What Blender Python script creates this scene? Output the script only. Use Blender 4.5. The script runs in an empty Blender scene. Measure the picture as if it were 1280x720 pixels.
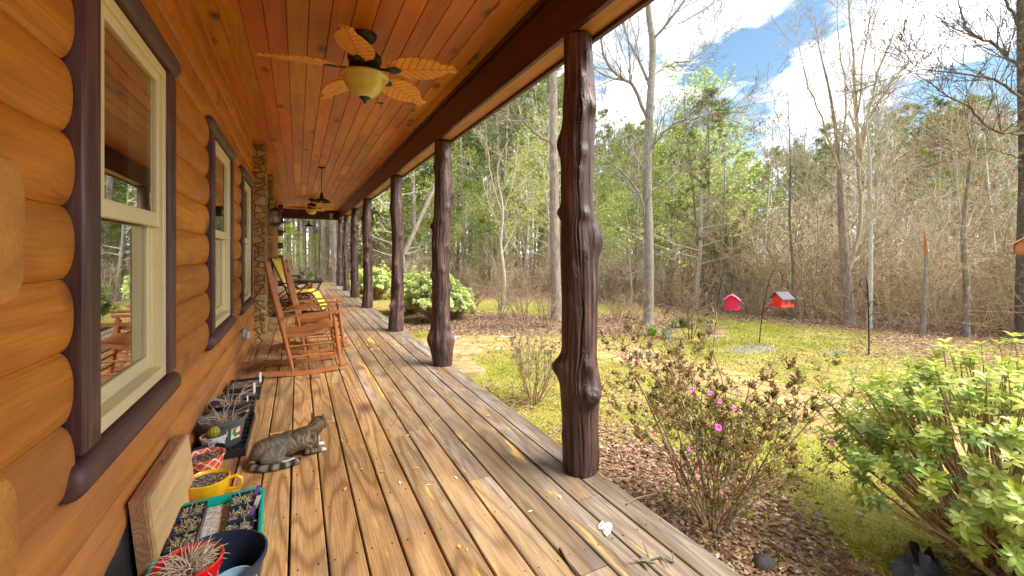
import bpy, math, random
from mathutils import Vector, Matrix, noise as mnoise
R = math.radians
PI = math.pi
random.seed(7)
rnd = random.random
def U(a, b): return a + (b - a) * rnd()

scene = bpy.context.scene
COL = scene.collection

# ------------------------------------------------------------------ camera geometry
F_PX, CAM_Z, YAW = 535.0, 1.25, math.atan(268 / 535.0)
CY, SY = math.cos(YAW), math.sin(YAW)
GZ = -0.35                                                  # level of the yard; the deck top is z = 0
def at(px, py, z=GZ):
    """point of the plane z seen at a pixel of the 1280x720 photograph"""
    d = F_PX * (CAM_Z - z) / (py - 316.0)
    r = (px - 640.0) / F_PX * d
    return (r * CY + d * SY, -r * SY + d * CY)
def atd(px, d):
    r = (px - 640.0) / F_PX * d
    return (r * CY + d * SY, -r * SY + d * CY)
def zat(py, d): return CAM_Z + (316.0 - py) / F_PX * d

# ------------------------------------------------------------------ mesh builder
class MB:
    def __init__(s):
        s.v = []; s.f = []; s.c = []; s.t = []; s.mi = []
        s.col = (1, 1, 1); s.off = None; s.m = 0
    def _add(s, vs):
        b = len(s.v); s.v.extend(vs)
        s.c.extend([s.col] * len(vs))
        if s.off is not None:
            ox, oy, oz = s.off
            s.t.extend([(p[0] + ox, p[1] + oy, p[2] + oz) for p in vs])
        return b
    def face(s, *idx):
        s.f.append(idx); s.mi.append(s.m)
    def box(s, x0, x1, y0, y1, z0, z1):
        b = s._add([(x0,y0,z0),(x1,y0,z0),(x1,y1,z0),(x0,y1,z0),(x0,y0,z1),(x1,y0,z1),(x1,y1,z1),(x0,y1,z1)])
        for q in ((3,2,1,0),(4,5,6,7),(0,1,5,4),(1,2,6,5),(2,3,7,6),(3,0,4,7)):
            s.face(*[b + i for i in q])
    def cbox(s, x0, x1, y0, y1, z0, z1, c=.004):
        """box with chamfered edges along all axes"""
        pr = [(x0+c,z0),(x1-c,z0),(x1,z0+c),(x1,z1-c),(x1-c,z1),(x0+c,z1),(x0,z1-c),(x0,z0+c)]
        cx, cz = (x0+x1)/2, (z0+z1)/2
        sx, sz = (x1-x0-2*c)/(x1-x0), (z1-z0-2*c)/(z1-z0)
        small = [(cx+(p[0]-cx)*sx, cz+(p[1]-cz)*sz) for p in pr]
        s.loft([[(p[0], y0, p[1]) for p in small], [(p[0], y0+c, p[1]) for p in pr],
                [(p[0], y1-c, p[1]) for p in pr], [(p[0], y1, p[1]) for p in small]])
    def loft(s, rings, cap=True, closed=True):
        n = len(rings[0]); b = None; bases = []
        for r in rings: bases.append(s._add(r))
        for a, c in zip(bases, bases[1:]):
            for i in range(n if closed else n - 1):
                j = (i + 1) % n
                s.face(a+i, a+j, c+j, c+i)
        if cap:
            s.face(*[bases[0]+i for i in range(n)][::-1])
            s.face(*[bases[-1]+i for i in range(n)])
    def prism_y(s, prof, y0, y1, cap=True):
        s.loft([[(x, y0, z) for x, z in prof], [(x, y1, z) for x, z in prof]], cap)
    def tube(s, pts, rad, n=6, cap=True, flat=1.0):
        pts = [Vector(p) for p in pts]
        if not hasattr(rad, '__len__'): rad = [rad] * len(pts)
        rings = []; up = None
        L = len(pts)
        for i, p in enumerate(pts):
            d = (pts[min(i+1, L-1)] - pts[max(i-1, 0)])
            if d.length < 1e-9: d = Vector((0,0,1))
            d.normalize()
            if up is None:
                up = Vector((0,0,1)) if abs(d.z) < .9 else Vector((1,0,0))
            a = d.cross(up)
            if a.length < 1e-6: a = d.cross(Vector((0,1,0)))
            a.normalize(); up = a.cross(d)
            r = rad[i]
            ring = []
            for k in range(n):
                t = 2*PI*k/n
                q = p + a * (math.cos(t)*r) + up * (math.sin(t)*r*flat)
                ring.append((q.x, q.y, q.z))
            rings.append(ring)
        s.loft(rings, cap)
    def lathe(s, c, prof, n=24, cap=True, sx=1, sy=1):
        cx, cy, cz = c
        s.loft([[(cx+math.cos(2*PI*k/n)*r*sx, cy+math.sin(2*PI*k/n)*r*sy, cz+z) for k in range(n)] for r, z in prof], cap)
    def ball(s, c, r, n=12, m=8, rot=None):
        c = Vector(c)
        if not hasattr(r, '__len__'): r = (r, r, r)
        rings = []
        for j in range(m + 1):
            ph = PI * j / m; ph = min(max(ph, .05), PI - .05)
            ring = []
            for k in range(n):
                th = 2*PI*k/n
                q = Vector((math.sin(ph)*math.cos(th)*r[0], math.sin(ph)*math.sin(th)*r[1], -math.cos(ph)*r[2]))
                if rot is not None: q = rot @ q
                q = q + c; ring.append((q.x, q.y, q.z))
            rings.append(ring)
        s.loft(rings)
    def poly(s, pts):
        b = s._add(pts); s.face(*range(b, b + len(pts)))
    def build(s, name, mats, parent=None, smooth=40, loc=None):
        me = bpy.data.meshes.new(name)
        me.from_pydata(s.v, [], s.f)
        if not isinstance(mats, (list, tuple)): mats = [mats]
        for m in mats: me.materials.append(m)
        if len(mats) > 1: me.polygons.foreach_set('material_index', s.mi)
        ca = me.color_attributes.new('col', 'FLOAT_COLOR', 'POINT')
        flat = []
        for c in s.c: flat.extend((c[0], c[1], c[2], 1.0))
        ca.data.foreach_set('color', flat)
        if s.t and len(s.t) == len(s.v):
            ta = me.attributes.new('tc', 'FLOAT_VECTOR', 'POINT')
            fl = []
            for t in s.t: fl.extend(t)
            ta.data.foreach_set('vector', fl)
        if smooth:
            me.polygons.foreach_set('use_smooth', [True] * len(me.polygons))
            if smooth < 180: me.set_sharp_from_angle(angle=R(smooth))
        me.update()
        o = bpy.data.objects.new(name, me); COL.objects.link(o)
        if parent is not None: o.parent = parent
        if loc: o.location = loc
        return o
def grey(a, b):
    g = U(a, b); return (g, g, g)

def tag(o, label=None, cat=None, group=None, kind=None):
    if label: o['label'] = label
    if cat: o['category'] = cat
    if group: o['group'] = group
    if kind: o['kind'] = kind
    return o
def thing(name, label, cat, loc=(0,0,0), rz=0, group=None):
    o = bpy.data.objects.new(name, None); COL.objects.link(o)
    o.empty_display_size = .1
    o.location = loc; o.rotation_euler = (0, 0, rz)
    return tag(o, label, cat, group)
KIDS = {}
def copy_tree(o, parent=None):
    c = o.copy(); COL.objects.link(c)
    if parent is not None:
        c.parent = parent
        c.matrix_parent_inverse = o.matrix_parent_inverse
    for ch in [x for x in ALLOBJ() if x.parent == o]: copy_tree(ch, c)
    return c
def ALLOBJ(): return list(bpy.data.objects)
def prep_copy(root):
    """children lists cached once, so that many copies stay cheap"""
    objs = list(bpy.data.objects); tree = {}
    for x in objs:
        if x.parent is not None: tree.setdefault(x.parent.name, []).append(x)
    def rec(o, parent):
        c = o.copy(); COL.objects.link(c)
        if parent is not None: c.parent = parent
        for ch in tree.get(o.name, ()): rec(ch, c)
        return c
    return lambda: rec(root, None)

# ------------------------------------------------------------------ node helpers
class NT:
    def __init__(s, name):
        s.m = bpy.data.materials.new(name); s.m.use_nodes = True
        s.t = s.m.node_tree; s.t.nodes.clear()
        s.out = s.t.nodes.new('ShaderNodeOutputMaterial')
        s.cache = {}
    def n(s, kind, **kw):
        nd = s.t.nodes.new('ShaderNode' + kind)
        for k, v in kw.items(): setattr(nd, k, v)
        return nd
    def put(s, sock, v):
        if v is None: return
        if isinstance(v, bpy.types.NodeSocket): s.t.links.new(v, sock)
        elif hasattr(v, '__len__') and sock.type == 'RGBA' and len(v) == 3: sock.default_value = (*v, 1)
        else: sock.default_value = v
    def attr(s, name, out='Vector'):
        k = ('a', name)
        if k not in s.cache: s.cache[k] = s.n('Attribute', attribute_name=name)
        return s.cache[k].outputs[out]
    def objc(s):
        if 'o' not in s.cache: s.cache['o'] = s.n('TexCoord')
        return s.cache['o'].outputs['Object']
    def gen(s):
        if 'o' not in s.cache: s.cache['o'] = s.n('TexCoord')
        return s.cache['o'].outputs['Generated']
    def pos(s):
        if 'p' not in s.cache: s.cache['p'] = s.n('NewGeometry')
        return s.cache['p'].outputs['Position']
    def map(s, v, scale=(1,1,1), loc=(0,0,0)):
        nd = s.n('Mapping'); s.put(nd.inputs['Vector'], v)
        nd.inputs['Scale'].default_value = scale; nd.inputs['Location'].default_value = loc
        return nd.outputs[0]
    def noise(s, v, scale=5, detail=3, rough=.5, dist=0, out='Fac'):
        nd = s.n('TexNoise'); s.put(nd.inputs['Vector'], v)
        nd.inputs['Scale'].default_value = scale; nd.inputs['Detail'].default_value = detail
        nd.inputs['Roughness'].default_value = rough; nd.inputs['Distortion'].default_value = dist
        return nd.outputs[out]
    def vor(s, v, scale=5, feature='F1', out='Distance', rand=1):
        nd = s.n('TexVoronoi', feature=feature); s.put(nd.inputs['Vector'], v)
        nd.inputs['Scale'].default_value = scale; nd.inputs['Randomness'].default_value = rand
        return nd.outputs[out]
    def ramp(s, f, stops, interp='LINEAR'):
        nd = s.n('ValToRGB'); s.put(nd.inputs[0], f); cr = nd.color_ramp; cr.interpolation = interp
        while len(cr.elements) < len(stops): cr.elements.new(.5)
        for e, (p, c) in zip(cr.elements, stops):
            e.position = p
            e.color = (c, c, c, 1) if not hasattr(c, '__len__') else (*c, 1)
        return nd.outputs[0]
    def mix(s, f, a, b, blend='MIX'):
        nd = s.n('Mix', data_type='RGBA', blend_type=blend)
        s.put(nd.inputs[0], f); s.put(nd.inputs[6], a); s.put(nd.inputs[7], b)
        return nd.outputs[2]
    def math(s, op, a, b=None, clamp=False):
        nd = s.n('Math', operation=op, use_clamp=clamp)
        s.put(nd.inputs[0], a)
        if b is not None: s.put(nd.inputs[1], b)
        return nd.outputs[0]
    def sep(s, v):
        nd = s.n('SeparateXYZ'); s.put(nd.inputs[0], v); return nd.outputs
    def comb(s, x, y, z):
        nd = s.n('CombineXYZ'); s.put(nd.inputs[0], x); s.put(nd.inputs[1], y); s.put(nd.inputs[2], z); return nd.outputs[0]
    def bump(s, h, strength=.3, dist=.01, normal=None):
        nd = s.n('Bump'); s.put(nd.inputs['Height'], h)
        nd.inputs['Strength'].default_value = strength; nd.inputs['Distance'].default_value = dist
        if normal: s.put(nd.inputs['Normal'], normal)
        return nd.outputs[0]
    def hsv(s, c, h=.5, sat=1, v=1):
        nd = s.n('HueSaturation'); s.put(nd.inputs['Color'], c)
        s.put(nd.inputs['Hue'], h); s.put(nd.inputs['Saturation'], sat); s.put(nd.inputs['Value'], v)
        return nd.outputs[0]
    def pbr(s, color, rough=.6, normal=None, metal=0, spec=.5, coat=0, sheen=0):
        b = s.n('BsdfPrincipled')
        s.put(b.inputs['Base Color'], color); s.put(b.inputs['Roughness'], rough)
        s.put(b.inputs['Metallic'], metal); s.put(b.inputs['Specular IOR Level'], spec)
        if coat: b.inputs['Coat Weight'].default_value = coat; b.inputs['Coat Roughness'].default_value = .15
        if sheen: b.inputs['Sheen Weight'].default_value = sheen
        if normal: s.put(b.inputs['Normal'], normal)
        s.t.links.new(b.outputs[0], s.out.inputs[0]); s.b = b
        return s.m
    def leafy(s, color, trans=.35, rough=.5, tcol=None):
        b = s.n('BsdfPrincipled'); s.put(b.inputs['Base Color'], color); s.put(b.inputs['Roughness'], rough)
        b.inputs['Specular IOR Level'].default_value = .35
        t = s.n('BsdfTranslucent'); s.put(t.inputs['Color'], tcol if tcol is not None else color)
        mx = s.n('MixShader'); mx.inputs[0].default_value = trans
        s.t.links.new(b.outputs[0], mx.inputs[1]); s.t.links.new(t.outputs[0], mx.inputs[2])
        s.t.links.new(mx.outputs[0], s.out.inputs[0])
        return s.m

MAT = {}
def simple(name, col, rough=.5, metal=0, bump=0, scale=30, var=.15, spec=.5, coat=0):
    n = NT(name); v = n.objc()
    a = n.noise(v, scale, 4, .6)
    b = n.noise(v, scale * .13, 3, .5)
    c = n.mix(n.ramp(a, [(.3, 0.0), (.7, 1.0)]), tuple(x * (1 - var) for x in col), tuple(min(1, x * (1 + var)) for x in col))
    c = n.mix(n.math('MULTIPLY', b, var * 2), c, tuple(x * .6 for x in col))
    r = n.ramp(b, [(.3, max(0, rough - .08)), (.7, min(1, rough + .1))])
    nm = n.bump(a, bump, .004) if bump else None
    MAT[name] = n.pbr(c, r, nm, metal, spec, coat)
    return MAT[name]

def wood(name, light, dark, rough=.5, src='tc', fig=14, figs=.5, fiber=.35, knots=.6, knotcol=(.05,.02,.01), bump=.15, spec=.5, coat=0, ax=1, kscale=3.0, post=None, figp=1.6):
    """grain runs along axis ax of the coordinate"""
    n = NT(name)
    v = n.attr('tc') if src == 'tc' else n.objc()
    st = [1, 1, 1]; st[ax] = .10
    st2 = [1, 1, 1]; st2[ax] = .035
    st3 = [1, 1, 1]; st3[ax] = .55
    g = n.noise(n.map(v, st), 4.2, 2, .45, .25)
    figw = n.math('SINE', n.math('MULTIPLY', g, fig * 6.283))
    figw = n.math('ADD', n.math('MULTIPLY', figw, .5), .5)
    figw = n.math('POWER', figw, figp)
    fib = n.noise(n.map(v, st2), 130, 4, .65)
    big = n.noise(n.map(v, st), 7, 3, .5)
    k = n.vor(n.map(v, st3), kscale)
    kn = n.ramp(k, [(.07, 1.0), (.11, .75), (.21, 0.0)])
    ckn = n.noise(n.map(v, st2), 11, 2, .5, .2); ckm = n.noise(n.map(v, st3), 1.7, 2, .5)
    ck = n.math('MULTIPLY', n.ramp(ckn, [(.4965, 0.0), (.5, 1.0), (.5035, 0.0)]), n.ramp(ckm, [(.52, 0.0), (.58, 1.0)]))
    c = n.mix(n.math('MULTIPLY', figw, figs), light, dark)
    c = n.mix(n.math('MULTIPLY', n.ramp(fib, [(.35, 0.0), (.7, 1.0)]), fiber), c, tuple(x * .55 for x in dark))
    c = n.mix(n.math('MULTIPLY', n.ramp(big, [(.4, 0.0), (.75, 1.0)]), .45), c, dark)
    c = n.mix(n.math('MULTIPLY', kn, knots), c, knotcol)
    c = n.mix(n.math('MULTIPLY', ck, .7), c, knotcol)
    c = n.mix(1.0, c, n.attr('col', 'Color'), 'MULTIPLY')
    hgt = n.math('SUBTRACT', n.math('ADD', n.math('MULTIPLY', figw, -.5), n.math('MULTIPLY', fib, 1.0)), n.math('MULTIPLY', ck, 2.0))
    rr = n.ramp(fib, [(.3, rough - .07), (.7, rough + .1)])
    if post: c, rr = post(n, c, rr, v)
    MAT[name] = n.pbr(c, rr, n.bump(hgt, bump, .004), 0, spec, coat)
    return MAT[name]
# ------------------------------------------------------------------ materials
# deck boards: tan near the wall, weathered grey with yellow remains of finish towards the open edge
def deck_post(n, c, rr, v):
    p = n.pos(); x = n.sep(p)[0]
    w = n.noise(n.map(p, (1.6, .35, 1)), 1.6, 4, .6)
    w2 = n.noise(n.map(v, (1, .06, 1)), 9, 4, .6)
    m = n.math('ADD', n.math('MULTIPLY', n.math('SUBTRACT', x, .42), .85), n.math('MULTIPLY', n.math('SUBTRACT', w, .5), 1.9))
    m = n.math('ADD', m, n.math('MULTIPLY', n.math('SUBTRACT', w2, .5), 1.7), True)
    fg = n.noise(n.map(v, (1, .09, 1)), 5.0, 3, .5, .3)
    fgw = n.math('ADD', n.math('MULTIPLY', n.math('SINE', n.math('MULTIPLY', fg, 85)), .5), .5)
    c_grey = n.mix(.90, c, n.ramp(w2, [(.3, (.17,.14,.115)), (.5, (.33,.29,.245)), (.7, (.56,.51,.45))]), 'MIX')
    c_grey = n.mix(.55, c_grey, n.ramp(fgw, [(.0, .35), (.35, .95), (.8, 1.2)]), 'MULTIPLY')
    c_grey = n.mix(1.0, c_grey, n.ramp(n.noise(n.map(v, (1,.03,1)), 90, 4, .7), [(.3, .6), (.65, 1.15)]), 'MULTIPLY')
    c = n.mix(n.math('MULTIPLY', m, .9), c, c_grey)
    c = n.mix(1.0, c, n.ramp(x, [(.3, .90), (1.2, .60)]), 'MULTIPLY')
    # yellow remains of old finish: long thin patches on some boards
    ym = n.noise(n.map(v, (1.4, .16, 1)), 5.5, 5, .72, .3)
    ym = n.ramp(ym, [(.60, 0.0), (.66, 1.0)])
    c = n.mix(n.math('MULTIPLY', n.math('MULTIPLY', ym, .62), n.ramp(x, [(.0, .0), (.35, 1.0)])), c, (.78,.47,.10))
    # dark damp stains
    dm = n.noise(n.map(p, (1, .5, 1)), 3.1, 5, .65)
    c = n.mix(n.math('MULTIPLY', n.ramp(dm, [(.50, 0.0), (.68, 1.0)]), .62), c, (.13,.095,.065))
    return c, rr
wood('deck_wood', (.66,.405,.180), (.23,.108,.036), .55, fig=12, figs=.72, fiber=.6, knots=.85, knotcol=(.11,.045,.02), bump=.45, spec=.35, kscale=2.2, post=deck_post, figp=2.6)
wood('ceiling_wood', (.80,.300,.030), (.48,.135,.013), .38, fig=6, figs=.36, fiber=.25, knots=.85, knotcol=(.10,.025,.01), bump=.06, kscale=4.2)
def log_post(n, c, rr, v):
    z = n.sep(n.pos())[2]
    f = n.ramp(z, [(.0, 1.0), (.62, .55), (.9, 0.0)])
    nz = n.noise(n.map(n.pos(), (1, .4, 1)), 4, 4, .6)
    tj = n.math('ABSOLUTE', n.math('SUBTRACT', n.math('FRACT', n.math('DIVIDE', n.math('ADD', z, .0445), .2035)), .5))
    c = n.mix(n.math('MULTIPLY', n.ramp(tj, [(.472, 0.0), (.488, 1.0)]), n.math('MULTIPLY', nz, .9)), c, (.72,.40,.09))
    c = n.mix(n.math('MULTIPLY', n.ramp(n.noise(n.map(n.pos(), (1, .3, 1)), 2.3, 4, .6), [(.42, 0.0), (.66, 1.0)]), .55), c, (.30,.10,.02))
    c = n.mix(n.math('MULTIPLY', n.math('MULTIPLY', f, .55), n.ramp(nz, [(.3, .5), (.7, 1.2)])), c, (.50,.235,.135))
    return c, rr
wood('log_wood', (.74,.275,.022), (.42,.120,.008), .45, fig=7, figs=.50, fiber=.45, knots=.9, knotcol=(.17,.05,.012), bump=.14, kscale=3.1, post=log_post)
wood('log_end_wood', (.66,.29,.06), (.40,.15,.03), .6, src='obj', fig=8, figs=.5, fiber=.3, knots=.2, bump=.2, ax=0)
wood('beam_wood', (.082,.022,.026), (.030,.009,.013), .33, src='obj', fig=5, figs=.45, fiber=.4, knots=.5, bump=.08, kscale=2.4)
wood('soffit_wood', (.60,.27,.09), (.38,.13,.04), .5, src='obj', fig=8, figs=.5, fiber=.3, knots=.6, bump=.1)
wood('trim_wood', (.15,.075,.085), (.040,.015,.020), .40, src='obj', fig=9, figs=.75, fiber=.6, knots=.95, bump=.3, ax=2, kscale=4)
wood('sill_wood', (.125,.062,.060), (.05,.024,.026), .42, src='obj', fig=6, figs=.4, fiber=.4, knots=.5, bump=.12, ax=1, kscale=4)
wood('chair_wood', (.48,.185,.058), (.30,.095,.03), .36, src='obj', fig=7, figs=.3, fiber=.3, knots=.1, bump=.05, ax=2)
wood('plywood', (.74,.50,.25), (.55,.33,.13), .65, src='obj', fig=5, figs=.4, fiber=.35, knots=.5, knotcol=(.3,.14,.05), bump=.1)
wood('ply_edge', (.45,.25,.12), (.24,.12,.05), .75, src='obj', fig=22, figs=.6, fiber=.5, knots=.1, bump=.3)

def post_mat():
    n = NT('post_wood'); v = n.objc()
    g = n.noise(n.map(v, (1, 1, .12)), 14, 5, .6, .6)
    f = n.noise(n.map(v, (1, 1, .05)), 90, 4, .6)
    b = n.noise(n.map(v, (1, 1, .4)), 5, 3, .5)
    c = n.ramp(g, [(.28, (.014,.008,.009)), (.48, (.048,.025,.024)), (.70, (.17,.095,.072))])
    c = n.mix(n.math('MULTIPLY', n.ramp(b, [(.4, 0.0), (.7, 1.0)]), .4), c, (.13,.075,.058))
    c = n.mix(n.math('MULTIPLY', n.ramp(f, [(.45, 0.0), (.7, 1.0)]), .4), c, (.03,.015,.013))
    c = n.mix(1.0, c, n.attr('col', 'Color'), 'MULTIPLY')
    # hairline drying cracks
    wv = n.noise(n.map(v, (1, 1, .06)), 26, 2, .5, .4)
    cr = n.ramp(wv, [(.485, 0.0), (.5, 1.0), (.515, 0.0)])
    c = n.mix(n.math('MULTIPLY', cr, .55), c, (.012,.007,.006))
    h = n.math('SUBTRACT', n.math('ADD', g, n.math('MULTIPLY', f, .4)), n.math('MULTIPLY', cr, .5))
    MAT['post_wood'] = n.pbr(c, n.ramp(f, [(.3, .36), (.7, .58)]), n.bump(h, .9, .010), 0, .5)
post_mat()

def stone_mat():
    n = NT('rubble_stone'); v = n.objc()
    wv = n.n('VectorMath', operation='ADD'); n.put(wv.inputs[0], n.map(v, (1,1,1.5)))
    nz = n.noise(v, 6, 3, .5, out='Color'); sc = n.n('VectorMath', operation='SCALE'); n.put(sc.inputs[0], nz); sc.inputs['Scale'].default_value = .09
    n.put(wv.inputs[1], sc.outputs[0])
    e = n.vor(wv.outputs[0], 7.5, 'DISTANCE_TO_EDGE'); cc = n.vor(wv.outputs[0], 7.5, 'F1', 'Color')
    c = n.ramp(n.sep(cc)[0], [(0, (.50,.32,.10)), (.35, (.38,.25,.11)), (.6, (.58,.40,.15)), (.8, (.28,.19,.11)), (1, (.60,.48,.28))])
    c = n.mix(.5, c, n.ramp(n.noise(v, 40, 5, .7), [(.3, .35), (.7, 1.3)]), 'MULTIPLY')
    mo = n.ramp(e, [(.005, 0.0), (.03, 1.0)])
    c = n.mix(mo, (.33,.25,.14), c)
    h = n.math('ADD', n.ramp(e, [(.0, 0.0), (.10, 1.0)]), n.math('MULTIPLY', n.noise(v, 40, 5, .7), .4))
    MAT['rubble_stone'] = n.pbr(c, .85, n.bump(h, 1, .03), 0, .2)
stone_mat()

simple('vinyl', (.80,.71,.43), .35, var=.04, scale=8)
simple('bronze', (.055,.050,.045), .45, .6, .1, 60)
simple('black_metal', (.02,.02,.022), .4, .5, .05, 60)
simple('blue_metal', (.022,.035,.065), .35, .5, .05, 60)
simple('black_plastic', (.022,.024,.028), .42, 0, .05, 50, .3)
simple('grey_plastic', (.10,.11,.12), .5, 0, .05, 50, .15)
simple('navy_plastic', (.018,.035,.065), .35, 0, .05, 40, .2)
simple('teal_plastic', (.0,.33,.25), .35, 0, .03, 30, .08)
simple('red_glaze', (.62,.012,.012), .22, 0, .02, 20, .08, coat=.4)
simple('yellow_glaze', (.80,.46,.012), .2, 0, .02, 20, .07, coat=.5)
simple('pale_blue_plastic', (.28,.50,.66), .35, 0, .02, 20, .06)
simple('lime_glaze', (.30,.58,.03), .25, 0, .02, 20, .08)
simple('pale_grey_glaze', (.42,.40,.42), .4, 0, .02, 20, .08)
simple('yellow_cloth', (.85,.64,.07), .8, 0, .2, 160, .1)
simple('orange_cloth', (.70,.20,.03), .85, 0, .2, 160, .1)
simple('lamp_cream', (.65,.55,.38), .5)
simple('steel', (.45,.45,.44), .35, .9, .05, 40)
simple('white_plastic', (.72,.70,.66), .4, var=.05)
simple('purple_tag', (.25,.12,.45), .5, var=.3, scale=90)
simple('cactus_green', (.30,.32,.03), .6, 0, .6, 80, .3)
simple('feeder_pink', (.75,.02,.09), .45, 0, .05, 20, .1)
simple('feeder_roof_pink', (.85,.10,.22), .6, 0, .1, 30, .15)
simple('feeder_red', (.72,.03,.015), .5, 0, .05, 20, .1)
simple('shingle_grey', (.13,.13,.15), .9, 0, .2, 60, .15)
simple('feeder_brown', (.42,.16,.05), .6, 0, .1, 40, .2)
simple('dark_stone', (.05,.05,.045), .8, 0, .3, 30, .3)
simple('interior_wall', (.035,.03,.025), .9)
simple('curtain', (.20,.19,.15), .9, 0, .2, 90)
simple('roof_dark', (.10,.09,.08), .9, 0, .5, 30, .2)
simple('flower_pink', (.88,.12,.50), .6, var=.2, scale=30)
simple('paper_white', (.55,.52,.50), .7, 0, .4, 60, .15)
simple('block_brown', (.28,.14,.08), .7, 0, .2, 50, .3)
simple('pail_grey', (.25,.33,.42), .4, .3, .05, 40, .2)
simple('label_green', (.20,.48,.10), .5)

def fan_blade():
    n = NT('palm_blade'); 
    v = n.attr('tc'); x, y, z = n.sep(v)[0], n.sep(v)[1], n.sep(v)[2]
    # carved leaf ribs slanting away from the midrib
    ay = n.math('ABSOLUTE', y)
    w = n.math('SINE', n.math('MULTIPLY', n.math('SUBTRACT', x, n.math('MULTIPLY', ay, .75)), 112))
    w = n.ramp(n.math('ADD', n.math('MULTIPLY', w, .5), .5), [(.03, 1.0), (.14, 0.0)])
    mid = n.ramp(ay, [(.002, 1.0), (.006, 0.0)])
    ln = n.math('MAXIMUM', w, mid)
    c = n.mix(n.math('MULTIPLY', ln, .75), (.90,.40,.05), (.40,.11,.012))
    c = n.mix(.25, c, n.ramp(n.noise(v, 18, 4, .6), [(.3, .5), (.7, 1.2)]), 'MULTIPLY')
    MAT['palm_blade'] = n.pbr(c, .5, n.bump(ln, -.3, .003))
fan_blade()
def bowl():
    n = NT('amber_glass'); a = n.noise(n.objc(), 9, 4, .6)
    c = n.ramp(a, [(.3, (.62,.50,.10)), (.7, (.80,.70,.22))])
    n.pbr(c, .25); n.b.inputs['Transmission Weight'].default_value = .12; n.b.inputs['Subsurface Weight'].default_value = .2
    MAT['amber_glass'] = n.m
bowl()
def glass():
    n = NT('window_glass')
    g = n.n('BsdfGlossy'); g.inputs['Roughness'].default_value = .008; g.inputs['Color'].default_value = (1,1,1,1)
    t = n.n('BsdfTransparent'); t.inputs['Color'].default_value = (.80,.84,.80,1)
    wob = n.bump(n.noise(n.objc(), 1.6, 1, .4), .018, .05)
    n.put(g.inputs['Normal'], wob)
    ge = n.n('NewGeometry'); dt = n.n('VectorMath', operation='DOT_PRODUCT')
    n.put(dt.inputs[0], ge.outputs['Normal']); n.put(dt.inputs[1], ge.outputs['Incoming'])
    ca = n.math('SUBTRACT', 1.0, n.math('ABSOLUTE', dt.outputs['Value']))
    f = n.math('ADD', n.math('MULTIPLY', n.math('POWER', ca, 2.6), .9), .10, True)
    mx = n.n('MixShader'); n.put(mx.inputs[0], f)
    n.t.links.new(t.outputs[0], mx.inputs[1]); n.t.links.new(g.outputs[0], mx.inputs[2])
    n.t.links.new(mx.outputs[0], n.out.inputs[0]); MAT['window_glass'] = n.m
glass()
def soil(name, c0, c1, c2):
    n = NT(name); v = n.objc()
    cc = n.vor(v, 130, 'F1', 'Color'); e = n.vor(v, 130)
    c = n.ramp(n.sep(cc)[0], [(.0, c0), (.6, c1), (.85, c2), (1, c2)])
    MAT[name] = n.pbr(c, .95, n.bump(e, -.9, .01), 0, .1)
soil('potting_soil', (.055,.035,.022), (.13,.085,.055), (.36,.33,.29))
soil('pale_gravel', (.30,.27,.22), (.50,.46,.40), (.68,.66,.60))
def lattice():
    n = NT('orange_lattice'); v = n.attr('tc'); x, y = n.sep(v)[0], n.sep(v)[2]
    def band(s):
        q = n.math('ADD', n.math('MULTIPLY', x, 5 / PI), n.math('MULTIPLY', y, s * 20.0))
        w = n.math('ABSOLUTE', n.math('SUBTRACT', n.math('FRACT', q), .5))
        return n.ramp(w, [(.06, 1.0), (.10, 0.0)])
    b = n.math('MAXIMUM', band(1), band(-1))
    c = n.mix(b, (.72,.10,.035), (.80,.74,.66))
    MAT['orange_lattice'] = n.pbr(c, .3, None, 0, .5, .4)
lattice()
def speckle():
    n = NT('speckled_pot'); a = n.vor(n.objc(), 60)
    MAT['speckled_pot'] = n.pbr(n.ramp(a, [(.25, (.10,.11,.13)), (.4, (.62,.62,.60))]), .4)
speckle()
def label():
    n = NT('picture_label'); v = n.objc()
    cc = n.vor(v, 38, 'F1', 'Color')
    c = n.ramp(n.sep(cc)[0], [(.0, (.75,.75,.72)), (.5, (.75,.75,.72)), (.52, (.75,.45,.02)), (.68, (.60,.03,.03)), (.85, (.06,.28,.06))], 'CONSTANT')
    MAT['picture_label'] = n.pbr(c, .4)
label()

# --- vegetation and ground
def bark(name, a, b, mossy=0, sc=1.0):
    n = NT(name); v = n.objc()
    e = n.noise(n.map(v, (1,1,.25)), 30*sc, 5, .65, .5); g = n.noise(v, 2.2, 3, .5); li = n.noise(v, 9*sc, 4, .7)
    c = n.mix(n.ramp(e, [(.3, 0.0), (.7, 1.0)]), a, b)
    c = n.mix(n.math('MULTIPLY', n.ramp(li, [(.52, 0.0), (.66, 1.0)]), .5), c, (.42,.42,.36))
    if mossy: c = n.mix(n.math('MULTIPLY', n.ramp(g, [(.45, 0.0), (.7, 1.0)]), mossy), c, (.12,.14,.04))
    oi = n.n('ObjectInfo'); c = n.mix(1, c, n.ramp(oi.outputs['Random'], [(0, .72), (1, 1.25)]), 'MULTIPLY')
    MAT[name] = n.pbr(c, .9, n.bump(e, .9, .02), 0, .15)
bark('bark_grey', (.20,.17,.14), (.45,.41,.35), .15)
bark('bark_pine', (.17,.12,.09), (.46,.38,.31), .1, .7)
bark('bark_pale', (.36,.33,.27), (.62,.57,.49), .1)
bark('bark_dark', (.07,.052,.04), (.20,.155,.12), .15)
bark('twig_brown', (.24,.165,.10), (.44,.33,.22))
bark('twig_tan', (.40,.33,.21), (.66,.57,.41))
bark('bark_mid', (.10,.078,.06), (.30,.25,.20), .25)
bark('stem_rhodo', (.26,.18,.09), (.50,.38,.20), .15, 2)

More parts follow.
